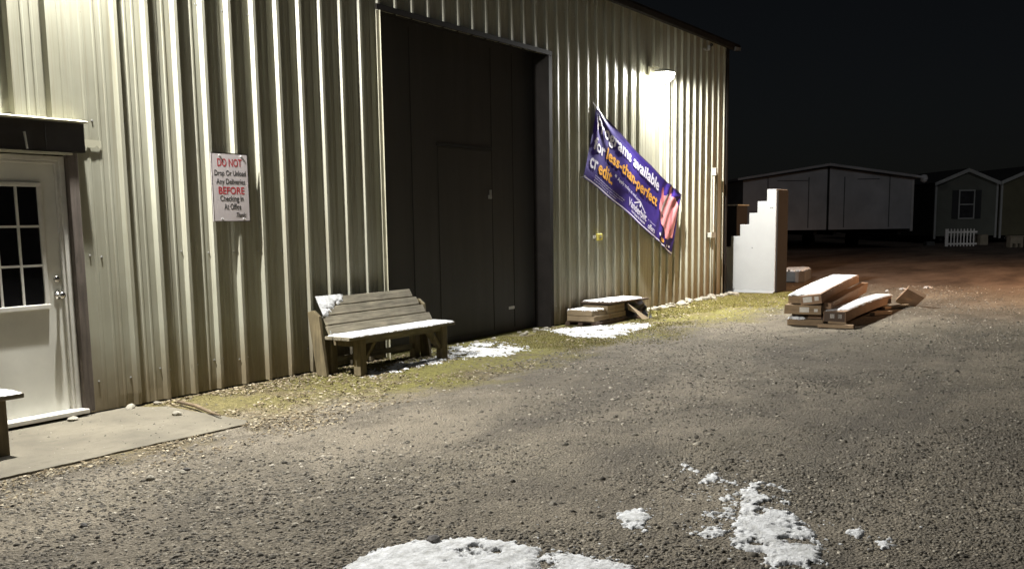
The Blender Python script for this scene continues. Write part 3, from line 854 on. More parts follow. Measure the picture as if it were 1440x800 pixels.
for u, v in ((.03, .03), (BL_ - .03, .03), (BL_ - .03, BH_ - .03), (.03, BH_ - .03)):
    c = Vector(banner_pt(u, v, .004)); mb = MB(); mb.lathe([(0.008, 0), (0.020, 0.0), (0.020, 0.003), (0.008, 0.004)], c, 14, rot=rx); obj('grommet', mb, M['galv'], t)
for u, v, du, dv in ((.03, .03, -.10, -.07), (BL_ - .03, .03, .06, -.05), (BL_ - .03, BH_ - .03, .05, .05), (.03, BH_ - .03, -.07, .05)):
    c = Vector(banner_pt(u, v, .01)); q = BTL + bu * (u + du) + bv * (v + dv); mb = MB(); mb.tube([c, (q.x, -0.034, q.z)], .004, 6); obj('tie_cord', mb, M['bwhite'], t)

# ================================================================== SMALL WALL FITTINGS
t = thing('conduit', (18.6, -.05, 0), 'thin pale conduit with a junction box near the building corner', 'conduit')
mb = MB(); mb.tube([(18.62, -.055, 0), (18.62, -.055, 2.45)], .016, 10); obj('pipe', mb, M['conduit'], t, smooth=True)
mb = MB(); mb.box(18.57, 18.67, -.11, -.034, 2.43, 2.58); obj('cap', mb, M['conduit'], t, bevel=.01)
t2 = thing('junction_box', (18.5, -.05, 1.2), 'small grey box on the wall beside the thin conduit', 'junction box')
mb = MB(); mb.box(18.36, 18.58, -.12, -.034, 1.20, 1.30); obj('box_body', mb, M['conduit'], t2, bevel=.008)
mb = MB(); mb.box(18.35, 18.59, -.126, -.1205, 1.195, 1.305); obj('cover', mb, M['conduit'], t2, bevel=.002)
t = thing('outlet_cover', (13.7, -.035, 1.26), 'small yellow outlet cover on the wall below the banner', 'outlet')
mb = MB(); mb.box(13.64, 13.78, -.085, -.034, 1.25, 1.36); obj('cover_box', mb, M['yellow'], t, bevel=.01)
mb = MB(); mb.box(13.54, 13.63, -.05, -.034, 1.28, 1.33); obj('side_plate', mb, M['whitetrim'], t, bevel=.003)
mb = MB(); mb.lathe([(.022, 0), (.018, .006), (.006, .008)], (13.71, -.086, 1.305), 12, rot=rx); obj('socket', mb, M['seam'], t)
t = thing('bracket', (18.1, -.04, 4.8), 'small bent metal bracket under the eave near the corner', 'bracket')
mb = MB(); mb.box(18.02, 18.22, -.07, -.034, 4.80, 4.83); mb.box(18.15, 18.20, -.12, -.07, 4.80, 4.90); obj('bracket_arm', mb, M['galv'], t, bevel=.004)
mb = MB(); mb.lathe([(.03, 0), (.035, .02), (.02, .05)], (18.175, -.12, 4.90), 12, rot=rx); obj('eye', mb, M['under'], t)

# ================================================================== BENCHES
def make_bench():
    t = thing('wooden_bench', (8.0, -.5, 0), 'weathered slatted wooden bench with snow on its seat by the big door', 'bench', 'wooden benches along the wall')
    x0, x1 = 7.14, 8.94
    def slab(name, a, b, yc, zc, w, th, tilt, mat, bev=.006, cut=0):
        m = Matrix.Translation((0, yc, zc)) @ Matrix.Rotation(tilt, 4, 'X')
        mb = MB()
        if cut:
            vs = [(a + cut, -w / 2, -th / 2), (b - cut, -w / 2, -th / 2), (b, w / 2, -th / 2), (a, w / 2, -th / 2)]
            vs += [(p[0], p[1], th / 2) for p in vs]
            mb.add([tuple(m @ Vector(p)) for p in vs], [(0, 3, 2, 1), (4, 5, 6, 7), (0, 1, 5, 4), (1, 2, 6, 5), (2, 3, 7, 6), (3, 0, 4, 7)])
        else: mb.box(a, b, -w / 2, w / 2, -th / 2, th / 2, m)
        return obj(name, mb, M[mat], t, bevel=bev)
    for i in range(3):
        y = -.70 + .055 + i * .115
        slab('seat_plank', x0, x1, y, .405, .108, .036, 0, 'bench')
    # back leaning towards the wall, four planks
    a0 = Vector((0, -.375, .425)); a1 = Vector((0, -.165, .80)); d = a1 - a0; L = d.length / 4; ang = math.atan2(d.z, d.y)
    for i in range(4):
        c = a0 + d * ((i + .5) / 4)
        slab('back_plank', x0 + .06 + .02 * i, x1 - .02 - .055 * i, c.y, c.z, L - .007, .03, ang, 'bench', .008)
    for x in (7.38, 8.78):
        mb = MB(); mb.box(x - .048, x + .048, -.665, -.57, 0, .385); obj('leg', mb, M['benchleg'], t, bevel=.006)
        mb = MB(); mb.box(x - .045, x + .045, -.26, -.17, 0, .40); obj('leg', mb, M['benchleg'], t, bevel=.006)
        s = 1 if x < 8 else -1
        mb = MB(); mb.bar((x + s * .05, -.60, .14), (x + s * .26, -.60, .385), .04, .085, (0, 1, 0)); obj('brace', mb, M['benchleg'], t, bevel=.004)
        mb = MB(); mb.box(x - .03, x + .03, -.66, -.20, .30, .385); obj('seat_bearer', mb, M['benchleg'], t, bevel=.004)
        mb = MB(); mb.bar((x, -.335, .34), (x, -.125, .76), .05, .07, (1, 0, 0)); obj('back_post', mb, M['benchleg'], t, bevel=.004)
    for x in (7.17, 8.90):
        mb = MB(); mb.prism([(-.36, 0), (-.22, 0), (-.12, .66), (-.20, .68), (-.28, .62)], 'X', x - .02, x + .02); obj('end_board', mb, M['benchleg'], t, bevel=.004)
    mb = MB(); mb.box(7.43, 8.73, -.645, -.605, .33, .384); obj('apron', mb, M['bench'], t, bevel=.004)
    mb = MB(); mb.box(7.43, 8.73, -.225, -.19, .10, .16); obj('stretcher', mb, M['bench'], t, bevel=.004)
    return t
bench = make_bench()
bench2 = dup(bench, (8.0 - 5.31, -.5 - .22, .012), 'dark wooden bench standing in front of the office door on the concrete', 'wooden benches along the wall')

def height_snow(name, poly, label, group, thick=.02, edge=.10, res=.02, base=None, holes=.0, org_z=0.0, rough=.30, seed=0, drop=.012):
    """irregular patch: rounded height field over a polygon, sinks into what it lies on at its ragged edge"""
    P = np.array(poly, float); mn = P.min(0) - .15; mx = P.max(0) + .15
    xs = np.arange(mn[0], mx[0], res); ys = np.arange(mn[1], mx[1], res)
    X, Y = np.meshgrid(xs, ys); d = np.full(X.shape, 1e9); ins = np.zeros(X.shape, bool)
    n = len(P)
    for i in range(n):
        a, b = P[i], P[(i + 1) % n]; e = b - a
        tpar = np.clip(((X - a[0]) * e[0] + (Y - a[1]) * e[1]) / (e @ e + 1e-12), 0, 1)
        d = np.minimum(d, np.hypot(X - a[0] - tpar * e[0], Y - a[1] - tpar * e[1]))
        c = ((a[1] > Y) != (b[1] > Y)) & (X < (b[0] - a[0]) * (Y - a[1]) / (b[1] - a[1] + 1e-12) + a[0])
        ins ^= c
    sd = np.where(ins, d, -d)
    o = seed * 13.7
    nz = (fbm(X * 9 + o, Y * 9, 5) - .5) * rough + (fbm(X * 45 + o, Y * 45, 3) - .5) * rough * 1.5
    h = np.clip(sd / edge + nz * 2.6, -1, 1)
    if holes: h = np.minimum(h, (fbm(X * 8 - o, Y * 8 + 3, 5) * .7 + fbm(X * 40, Y * 40 + o, 3) * .3 - holes) * 12 + np.clip(sd / edge - 3, 0, 2) * .5)
    gz = base(X, Y) if base is not None else ground_z(X, Y)
    Z = gz + np.where(h > 0, thick * (1 - (1 - np.clip(h, 0, 1)) ** 2) * (.8 + .4 * fbm(X * 20, Y * 20, 3)) + .004, drop * np.clip(h, -1, 0) * 2 - .002)
    keep = h > -.6
    idx = np.arange(X.size).reshape(X.shape)
    cell = keep[:-1, :-1] & keep[1:, :-1] & keep[:-1, 1:] & keep[1:, 1:] & ((h[:-1, :-1] > 0) | (h[1:, 1:] > 0) | (h[:-1, 1:] > 0) | (h[1:, :-1] > 0))
    Fq = np.stack([idx[:-1, :-1], idx[:-1, 1:], idx[1:, 1:], idx[1:, :-1]], -1)[cell]
    used = np.unique(Fq); remap = np.full(X.size, -1); remap[used] = np.arange(len(used))
    Vv = np.stack([X, Y, Z], -1).reshape(-1, 3)[used]
    org = Vv.mean(0); org[2] = org_z
    o_ = mesh_np(name, Vv - org, remap[Fq], M['snow'], smooth=True); o_.location = org; ORG[o_.name] = Vector(org)
    return tag(o_, label, 'snow', group)

# snow on the bench seats and back
def seat_snow(x0, x1, y0, y1, z, label):
    return height_snow('snow_layer', [(x0, y0), (x1, y0), (x1, y1), (x0, y1)], label, 'snow lying on things', .012, .03, .012, base=lambda X, Y: np.full(X.shape, z), rough=.22, org_z=z, drop=.008)
seat_snow(7.17, 8.93, -.695, -.385, .4235, 'thin white snow on the seat of the slatted bench')
seat_snow(1.86, 3.61, -.915, -.605, .436, 'white snow on the seat of the bench at the office door')
# frozen snow clinging to one end of the backrest
def back_snow():
    a0 = Vector((0, -.375, .425)); a1 = Vector((0, -.165, .80)); d = (a1 - a0)
    nrm = Vector((0, -d.z, d.y)).normalized()
    us = np.linspace(0, .95, 80); vs_ = np.linspace(0, 1.02, 60); V = []; H = []
    for v in vs_:
        for u in us:
            lim = .02 + .62 * max(0, v - .52) ** .75 + .30 * max(0, v - .83) / .2 * .2
            hh = (lim - u) / .07 + (fbm(np.array([u * 11.]), np.array([v * 7.]), 4)[0] - .5) * 5.0
            if v < .5: hh = min(hh, (fbm(np.array([u * 16.]), np.array([v * 14.]), 3)[0] - .60) * 9 - u * 1.2)
            hh = max(-1, min(1, hh)); p = Vector((7.20 + u, 0, 0)) + a0 + d * v + nrm * (.016 + (.014 * hh if hh > 0 else .02 * hh))
            V.append(p); H.append(hh)
    nu_ = len(us); mb = MB(); fs = []
    for j in range(len(vs_) - 1):
        for i in range(nu_ - 1):
            q = (j * nu_ + i, j * nu_ + i + 1, (j + 1) * nu_ + i + 1, (j + 1) * nu_ + i)
            if max(H[k] for k in q) > 0: fs.append(q)
    mb.add(V, fs); o = obj('snow_layer', mb, M['snow'], None, org=(7.3, -.3, .6), smooth=True, fixn=False)
    tag(o, 'crust of frozen snow on one end of the bench backrest', 'snow', 'snow lying on things')
back_snow()

# ================================================================== SNOW PATCHES ON THE GROUND
GS = 'snow patches on the gravel'
height_snow('snow_patch', [(2.55, -4.35), (3.05, -4.36), (3.39, -4.34), (3.58, -4.47), (3.72, -4.64), (3.78, -4.86), (3.74, -5.02), (3.45, -5.2), (2.9, -5.2), (2.5, -4.9)], 'largest rounded snow patch at the very front of the gravel', GS, .012, .07, .008, seed=1, rough=.32, holes=.30)
height_snow('snow_patch', [(3.72, -5.12), (3.80, -5.22), (3.80, -5.40), (3.72, -5.55), (3.40, -5.75), (3.1, -5.5), (3.4, -5.25)], 'snow patch at the front edge joined by crumbs to the largest one', GS, .010, .07, .008, seed=2, rough=.45, holes=.36)
height_snow('snow_patch', [(4.40, -5.08), (4.54, -5.10), (4.60, -5.17), (4.46, -5.25), (4.24, -5.35), (4.24, -5.25)], 'small lone snow patch alone on the dark gravel', GS, .009, .06, .008, seed=3, rough=.5, holes=.28)
height_snow('snow_patch', [(5.23, -5.50), (5.44, -5.49), (5.46, -5.58), (5.33, -5.73), (5.07, -5.80), (4.92, -5.84), (4.76, -6.00), (4.60, -6.08), (4.20, -6.24), (3.85, -6.33), (3.85, -6.12), (4.25, -5.97), (4.26, -5.80), (4.70, -5.645)], 'long straight-edged snow strip lying across the gravel', GS, .011, .06, .008, seed=4, rough=.5, holes=.39)
height_snow('snow_patch', [(5.25, -5.23), (5.50, -5.18), (5.58, -5.22), (5.30, -5.31)], 'tiny snow patch beyond the long straight-edged strip', GS, .008, .05, .008, seed=5, rough=.5)
height_snow('snow_patch', [(4.76, -6.19), (4.83, -6.24), (4.72, -6.31), (4.64, -6.26)], 'small snow scrap beside the long snow strip, the nearer of two', GS, .008, .05, .008, seed=6, rough=.45)
height_snow('snow_patch', [(4.66, -6.36), (4.74, -6.40), (4.60, -6.44), (4.56, -6.40)], 'smallest snow scrap farthest out from the long snow strip', GS, .007, .045, .008, seed=7, rough=.42)
height_snow('snow_patch', [(5.30, -5.28), (5.42, -5.42), (4.72, -5.62), (4.30, -5.78), (4.24, -5.60), (4.75, -5.45)], 'thin half melted frost beside the straight edge of the long snow strip', GS, .006, .10, .008, seed=11, rough=.9, holes=.585)
height_snow('snow_patch', [(3.86, -5.02), (3.80, -5.30), (3.60, -5.40), (3.55, -5.05), (3.72, -4.95)], 'grainy half melted snow between the two patches at the front', GS, .006, .10, .008, seed=13, rough=.9, holes=.56)
height_snow('snow_patch', [(5.62, -4.95), (5.72, -4.92), (5.50, -5.12), (5.44, -5.12)], 'thin line of snow crumbs on open gravel', GS, .007, .05, .008, seed=8, rough=.55)
height_snow('snow_patch', [(11.9, -.16), (12.55, -.5), (13.0, -.85), (13.35, -1.12), (12.73, -1.30), (11.9, -1.38), (11.35, -1.42), (11.30, -.95)], 'snow patch on the moss in front of the stacked cartons', GS, .010, .16, .016, seed=9, rough=.7, holes=.40)
height_snow('snow_patch', [(9.65, -.12), (10.13, -.10), (10.40, -.35), (10.05, -1.0), (9.35, -1.10), (8.95, -.80), (8.72, -.72), (9.1, -.35)], 'snow patch on the moss between the bench and the big door', GS, .010, .15, .015, seed=10, rough=.8, holes=.42)
height_snow('snow_patch', [(7.2, -.72), (7.8, -.80), (8.6, -.78), (8.9, -.55), (8.3, -.42), (7.5, -.50)], 'broken snow crumbs on the ground under the slatted bench', GS, .012, .10, .016, seed=12, rough=.9, holes=.46)
for i, (x, y, a) in enumerate([(22.7, -3.45, .10), (22.1, -3.05, .07), (21.4, -2.85, .05), (20.9, -3.3, .04)]):
    height_snow('snow_patch', [(x + a * math.cos(k) * (1.5), y + a * math.sin(k)) for k in (0, 1, 2, 3.1, 4.1, 5.2)], 'small white snow scrap on the dirt beyond the cardboard pile', GS, .035, .06, .02, seed=20 + i, rough=.7)

# ================================================================== CARTONS BY THE WALL
GW = 'cartons stacked against the wall'
def carton(name, x0, x1, y0, y1, z0, z1, mat, label, group, rz=0.0, tilt=0.0, pitch=0.0, bend=0.0, labels=(), cat='box', seams=True):
    """long cardboard carton: body with slightly bowed panels, tape and paper labels as parts"""
    c = Vector(((x0 + x1) / 2, (y0 + y1) / 2, z0)); t = thing(name, c, label, cat, group)
    m = Matrix.Translation(c) @ Matrix.Rotation(rz, 4, 'Z') @ Matrix.Rotation(pitch, 4, 'Y') @ Matrix.Rotation(tilt, 4, 'X')
    lx, ly, lz = (x1 - x0) / 2, (y1 - y0) / 2, z1 - z0
    n = 14; vs = []; fs = []
    rr = random.Random(hash(label) % 9999 if False else len(label) * 31 + int(x0 * 100))
    for i in range(n + 1):
        s = -1 + 2 * i / n; x = s * lx; zo = bend * (1 - s * s)
        b = .006 * math.sin(s * 5 + rr.random()) + rr.uniform(-.004, .004)
        for (yy, zz) in ((-ly - b, 0), (ly + b, 0), (ly + b * .3, lz), (-ly - b * .3, lz + rr.uniform(-.003, .003))):
            vs.append(m @ Vector((x, yy, zz + zo)))
    for i in range(n):
        for k in range(4): fs.append((i * 4 + k, i * 4 + (k + 1) % 4, (i + 1) * 4 + (k + 1) % 4, (i + 1) * 4 + k))
    fs += [(3, 2, 1, 0), (n * 4, n * 4 + 1, n * 4 + 2, n * 4 + 3)]
    mb = MB(); mb.add(vs, fs); obj('carton_body', mb, M[mat], t)
    for (a, b, d, e, mt) in labels:     # end-face rectangles in fractions of width and height
        mb = MB(); mb.box(-lx - .006, -lx - .003, ly - 2 * ly * b, ly - 2 * ly * a, lz * d, lz * e, m); obj('paper_label', mb, M[mt], t)
    if seams:
        mb = MB(); mb.box(-lx - .0028, -lx - .0012, -ly * .98, ly * .98, lz * .47, lz * .50, m); obj('flap_seam', mb, M['wetcarton'], t)
    return t
mb = MB()
t = thing('wooden_skid', (13.1, -.3, 0), 'low dark wooden skid under the cartons at the wall', 'skid')
for y in (-.55, -.32, -.10):
    mb = MB(); mb.box(12.60, 13.68, y - .04, y + .04, -.005, .042); obj('runner', mb, M['wetcarton'], t, bevel=.004)
for i in range(5):
    x = 12.62 + i * .225; mb = MB(); mb.box(x, x + .14, -.58, -.07, .043, .062); obj('deck_board', mb, M['wetcarton'], t, bevel=.003)
def wall_carton(x0, x1, y0, y1, z0, z1, mat, label, rz=0):
    c = Vector(((x0 + x1) / 2, (y0 + y1) / 2, z0)); t = thing('cardboard_box', c, label, 'box', GW)
    m = Matrix.Translation(c) @ Matrix.Rotation(rz, 4, 'Z'); lx, ly = (x1 - x0) / 2, (y1 - y0) / 2
    mb = MB(); mb.box(-lx, lx, -ly, ly, 0, z1 - z0, m); obj('carton_body', mb, M[mat], t, bevel=.007)
    mb = MB(); mb.box(-lx * .99, lx * .99, -ly - .002, -ly - .0008, (z1 - z0) * .48, (z1 - z0) * .52, m); obj('flap_seam', mb, M['wetcarton'], t)
    mb = MB(); mb.box(-lx * .08, lx * .02, -ly - .004, -ly - .0022, (z1 - z0) * .1, (z1 - z0) * .95, m); obj('tape', mb, M['carton'], t)
    return t
wall_carton(12.58, 13.66, -.56, -.10, .066, .150, 'carton3', 'long pale carton at the bottom of the stack by the wall', .01)
wall_carton(12.56, 12.99, -.55, -.12, .153, .235, 'carton3', 'short pale carton on the nearer end of the stack by the wall', -.03)
wall_carton(13.05, 13.66, -.54, -.11, .153, .272, 'carton3', 'taller pale carton under the snowy board at the wall', .02)
t = thing('wooden_board', (13.7, -.35, .35), 'snow topped dark board lying over the cartons at the wall', 'board')
mb = MB(); mb.box(-.72, .72, -.28, .24, 0, .028, Matrix.Translation((13.72, -.33, .284)) @ Matrix.Rotation(R(1.2), 4, 'Y') @ Matrix.Rotation(R(2), 4, 'Z')); obj('board_body', mb, M['wetcarton'], t, bevel=.005)
mb = MB(); mb.bar((14.20, -.50, .27), (14.50, -.30, .25), .09, .025); obj('loose_slat', mb, M['wetcarton'], t, bevel=.003)
height_snow('snow_layer', [(13.02, -.58), (14.36, -.54), (14.38, -.14), (13.04, -.14)], 'snow on the dark board over the wall cartons', 'snow lying on things', .018, .05, .016, base=lambda X, Y: .3135 - (X - 13.72) * .021, org_z=.31, rough=.6, holes=.22)
height_snow('snow_layer', [(12.59, -.53), (12.96, -.53), (12.96, -.15), (12.59, -.14)], 'thin snow on the short pale carton by the wall', 'snow lying on things', .01, .05, .016, base=lambda X, Y: np.full(X.shape, .236), org_z=.236, rough=.6)
# black plastic slumped over the far end
t = thing('plastic_sheet', (14.3, -.45, 0), 'crumpled black plastic sheet slumped over the end of the wall cartons', 'plastic sheet')
V = []; fs = []; nu_, nv_ = 26, 18
for j in range(nv_ + 1):
    for i in range(nu_ + 1):
        s = i / nu_; q = j / nv_
        a = R(200) + s * R(190)
        rad = .26 + .10 * q + .06 * (fbm(np.array([s * 6.]), np.array([q * 4.]), 3)[0] - .5) * 2
        z = .285 * (1 - q ** 1.1) + .02 * math.sin(s * 19)
        V.append((14.10 + math.cos(a) * rad * 1.1, -.36 + math.sin(a) * rad, max(z, .004)))
for j in range(nv_):
    for i in range(nu_): fs.append((j * (nu_ + 1) + i, j * (nu_ + 1) + i + 1, (j + 1) * (nu_ + 1) + i + 1, (j + 1) * (nu_ + 1) + i))
V.append((14.10, -.36, .275)); fs += [(i + 1, i, len(V) - 1) for i in range(nu_)]
mb = MB(); mb.add(V, fs); obj('sheet', mb, M['plastic'], t, smooth=True, fixn=False)
mb = MB(); mb.add([(13.60, -.62, .27), (13.64, -.585, .265), (13.92, -.84, .012), (13.72, -.82, .012), (13.64, -.64, .21), (13.66, -.60, .16)], [(0, 1, 2, 3), (0, 3, 4), (1, 5, 2)])
o = obj('cardboard_flap', mb, M['carton3'], None, org=(13.8, -.75, 0)); tag(o, 'torn triangle of tan cardboard leaning on the wall cartons', 'cardboard')
mb = MB(); mb.add([(13.98, -.80, .01), (14.25, -.72, .23), (14.30, -.70, .05), (14.12, -.80, .008)], [(0, 1, 2, 3)])
o = obj('plastic_wrap', mb, M['winglass'], None, org=(14.1, -.75, 0)); tag(o, 'grey scrap of plastic wrap in front of the black sheet', 'plastic wrap')

# ================================================================== STEP UNIT AT THE CORNER
t = thing('step_unit', (20.25, 0, 0), 'tall white step unit seen side on, standing beyond the building corner', 'steps')
levels = [(-.92, 2.17), (-.715, 1.925), (-.515, 1.685), (-.34, 1.445), (-.145, 1.20), (.055, .97), (.26, .73), (.46, .49), (.66, .245), (.86, 0.0)]
poly = [(-.92, 0.02)]
for i, (yy, zz) in enumerate(levels[:-1]):
    y1 = levels[i + 1][0]; poly += [(yy if i == 0 else levels[i][0], zz), (y1, zz)]
poly += [(levels[-1][0], .02)]
q = []
for p in poly:
    if not q or (abs(q[-1][0] - p[0]) + abs(q[-1][1] - p[1]) > 1e-6): q.append(p)
mb = MB(); mb.prism(q, 'X', 19.92, 20.66); obj('step_body', mb, M['stepwhite'], t, bevel=.014)
mb = MB(); mb.box(19.955, 20.64, -.945, -.9215, .02, 2.15); obj('shaded_back', mb, M['stepback'], t, bevel=.003)  # dark panel added to stand for the unit's hollow back in shade
mb = MB()
for y, z in ((-.80, 1.78), (-.84, 1.78), (-.42, .95)): mb.lathe([(.014, 0), (.012, .004)], (19.918, y, z), 8, rot=Matrix.Rotation(R(-90), 3, 'Y'))
obj('bolt_holes', mb, M['seam'], t)
mb = MB(); V = []; fs = []
for i in range(31):
    y = -.93 + i * .04; w = .02 + .022 * fbm(np.array([y * 6]), np.array([1.]), 3)[0] * 2
    V += [(19.915, y, w + .02), (19.80 - .06 * fbm(np.array([y * 5]), np.array([4.]), 3)[0], y, .012), (19.915, y, .0)]
for i in range(30): fs += [(3 * i, 3 * i + 1, 3 * i + 4, 3 * i + 3), (3 * i + 1, 3 * i + 2, 3 * i + 5, 3 * i + 4)]
mb.add(V, fs); obj('torn_skirt', mb, M['stepwhite'], t)
# brown cabinet behind it
t = thing('utility_box', (21.6, .8, 0), 'tall brown plywood box with a pale lid behind the white step unit', 'box')
mb = MB(); mb.box(21.3, 22.0, .43, 1.15, 0, 1.86); obj('box_body', mb, M['stepback'], t, bevel=.01)
mb = MB(); mb.box(21.27, 22.03, .40, 1.18, 1.862, 1.89); obj('lid', mb, M['conduit'], t, bevel=.006)
# low block with snow
t = thing('concrete_step', (23.9, -.25, 0), 'low grey concrete step block with crusted snow on top beyond the step unit', 'block')
mb = MB(); mb.prism([(23.4, -.30), (23.5, .35), (24.9, .40), (25.5, .12), (25.2, -.18), (23.6, -.48)], 'Z', 0, .27); obj('block_body', mb, M['greyblock'], t, bevel=.02)
height_snow('snow_layer', [(23.46, -.27), (23.55, .30), (24.85, .35), (25.42, .12), (25.15, -.15), (23.64, -.43)], 'crusted snow on the low grey concrete step block', 'snow lying on things', .03, .06, .02, base=lambda X, Y: np.full(X.shape, .27), org_z=.27, rough=.5, holes=.36)

# ================================================================== CARDBOARD PILE
GC = 'long cartons in the pile on the gravel'
az = R(5.2)
def pile(v0, v1, z0, z1, L, mat, label, dx=0.0, tilt=0.0, pitch=0.0, bend=0.0, labels=(), az_=az, name='cardboard_carton', seams=True):
    """front end at x = 14 + dx, from y=v0 (towards wall) to y=v1"""
    w = v0 - v1; yc = (v0 + v1) / 2
    cx = 14.0 + dx + math.cos(az_) * L / 2; cy = yc + math.sin(az_) * L / 2
    return carton(name, cx - L / 2, cx + L / 2, cy - w / 2, cy + w / 2, z0, z1, mat, label, GC, az_, tilt, pitch, bend, labels, seams=seams)
pile(-3.03, -3.53, .005, .095, 3.5, 'carton', 'flattened brown carton at the very bottom of the gravel pile', .02, az_=az + R(1.2))
pile(-3.08, -3.54, .100, .165, 3.5, 'wetcarton', 'wet dark carton squeezed second from the bottom of the pile', .07, az_=az - R(.8), labels=((.5, .9, .1, .8, 'carton2'),))
pile(-3.01, -3.52, .175, .305, 3.6, 'carton', 'brown carton with two paper labels in the middle of the pile', -.06, bend=.01, az_=az + R(.6), labels=((.42, .68, .22, .78, 'paper'), (.82, .92, .30, .62, 'paper')))
pile(-3.04, -3.33, .362, .472, 3.5, 'carton', 'brown carton under the snow at the wall side of the pile top', .02, bend=.012, pitch=R(-1.3), labels=((.55, .98, .05, .55, 'carton3'),))
pile(-3.24, -3.53, .362, .492, 3.6, 'carton2', 'tilted labelled carton on top of the pile under a sheet of snow', -.04, tilt=R(-7), bend=.015, pitch=R(-1.3), labels=((.12, .55, .25, .85, 'paper'), (.68, .88, .35, .8, 'paper')))
pile(-3.50, -3.60, .20, .37, 3.75, 'carton2', 'narrow brown carton slipped down along the long side of the pile', .12, tilt=R(8), bend=.012, pitch=R(-1.0))
pile(-3.555, -3.86, .075, .225, 3.5, 'carton2', 'long bowed carton lying apart beside the pile, snow along its top', .0, bend=.022, az_=R(1.6), labels=((.30, .50, .35, .75, 'paper'), (.66, .84, .35, .75, 'paper'), (.02, .97, .02, .98, 'wetcarton')))
def pile_snow(pts, base, label, seed, thick=.012):
    return height_snow('snow_layer', pts, label, 'snow lying on things', thick, .04, .016, base=base, org_z=base(np.array(pts[0][0]), np.array(pts[0][1])), rough=.22, seed=seed)
ca, sa = math.cos(az), math.sin(az)
def along(d, v): return (14.0 + d * ca - 0 * sa, v + d * sa)
def topz(X, Y):
    s = ((X - 14.0) / ca) / 1.8 - 1
    return .448 + .045 * ((X - 14.0) / 1.8) + .015 * (1 - s * s) + .0 * Y
pile_snow([along(-.02, -3.05), along(.5, -3.04), along(3.55, -3.05), along(3.55, -3.50), along(.12, -3.50), along(.06, -3.26)], topz, 'white sheet of snow over the top of the cardboard pile', 31, .016)
pile_snow([(14.02 + 0.0, -3.58), (17.45, -3.50), (17.45, -3.78), (14.3, -3.84)], lambda X, Y: .224 + .022 * (1 - ((X - 15.75) / 1.75) ** 2), 'strip of snow along the bowed carton beside the pile', 32, .011)
height_snow('snow_layer', [(13.985, -3.04), (14.06, -3.04), (14.07, -3.28), (13.99, -3.30)], 'snow lodged on the front lip of the lowest carton', 'snow lying on things', .03, .03, .012, base=lambda X, Y: np.full(X.shape, .097), org_z=.097, rough=.4)
def plank(a, b, w, th, label, mat='lumber'):
    t = MB(); t.bar(a, b, w, th); o = obj('wooden_plank', t, M[mat], None, org=a, bevel=.004); return tag(o, label, 'plank', 'loose planks round the cardboard pile')
plank((13.86, -3.52, .03), (13.92, -4.00, .03), .12, .05, 'short pale plank on the gravel at the front of the pile')
plank((14.0, -3.62, .075), (14.06, -3.86, .062), .14, .03, 'short board lying on the pale plank in front of the bowed carton')
plank((15.9, -3.80, .03), (16.3, -3.98, .03), .10, .05, 'short plank end sticking out under the bowed carton')
plank((17.0, -3.72, .03), (17.75, -3.98, .03), .10, .04, 'thin plank under the fallen orange carton flap')
c = Vector((17.75, -4.02, 0)); t = thing('cardboard_flap', c, 'orange brown carton flap leaning at the far end of the pile', 'cardboard')
m = Matrix.Translation(c + Vector((0, 0, .155))) @ Matrix.Rotation(R(35), 4, 'Y') @ Matrix.Rotation(R(18), 4, 'X') @ Matrix.Rotation(R(28), 4, 'Z')
mb = MB(); mb.box(-.34, .30, -.16, .16, -.035, .035, m); obj('flap_body', mb, M['carton2'], t, bevel=.006)
mb = MB(); mb.box(.302, .36, -.15, .15, -.03, -.02, m); obj('torn_lip', mb, M['carton3'], t)

# ================================================================== FAR BUILDINGS
def frame_dir(a, b):
    a = Vector((a[0], a[1], 0)); b = Vector((b[0], b[1], 0)); ux = (b - a).normalized(); uy = Vector((-ux.y, ux.x, 0)); return a, ux, uy, (b - a).length
def lbox(mb, A, ux, uy, x0, x1, y0, y1, z0, z1):
    m = Matrix(((ux.x, uy.x, 0, A.x), (ux.y, uy.y, 0, A.y), (0, 0, 1, 0), (0, 0, 0, 1))); mb.box(x0, x1, y0, y1, z0, z1, m); return mb
def lprism(mb, A, ux, uy, poly, y0, y1):
    n = len(poly); vs = []
    for y in (y0, y1):
        for (x, z) in poly: p = A + ux * x + uy * y; vs.append((p.x, p.y, z))
    fs = [tuple(range(n)), tuple(range(2 * n - 1, n - 1, -1))] + [(i, i + n, (i + 1) % n + n, (i + 1) % n) for i in range(n)]
    mb.add(vs, fs); return mb
def ltube(mb, A, ux, uy, x, y0, y1, z, r, n=14):
    a = A + ux * x + uy * y0; b = A + ux * x + uy * y1; mb.tube([(a.x, a.y, z), (b.x, b.y, z)], r, n); return mb
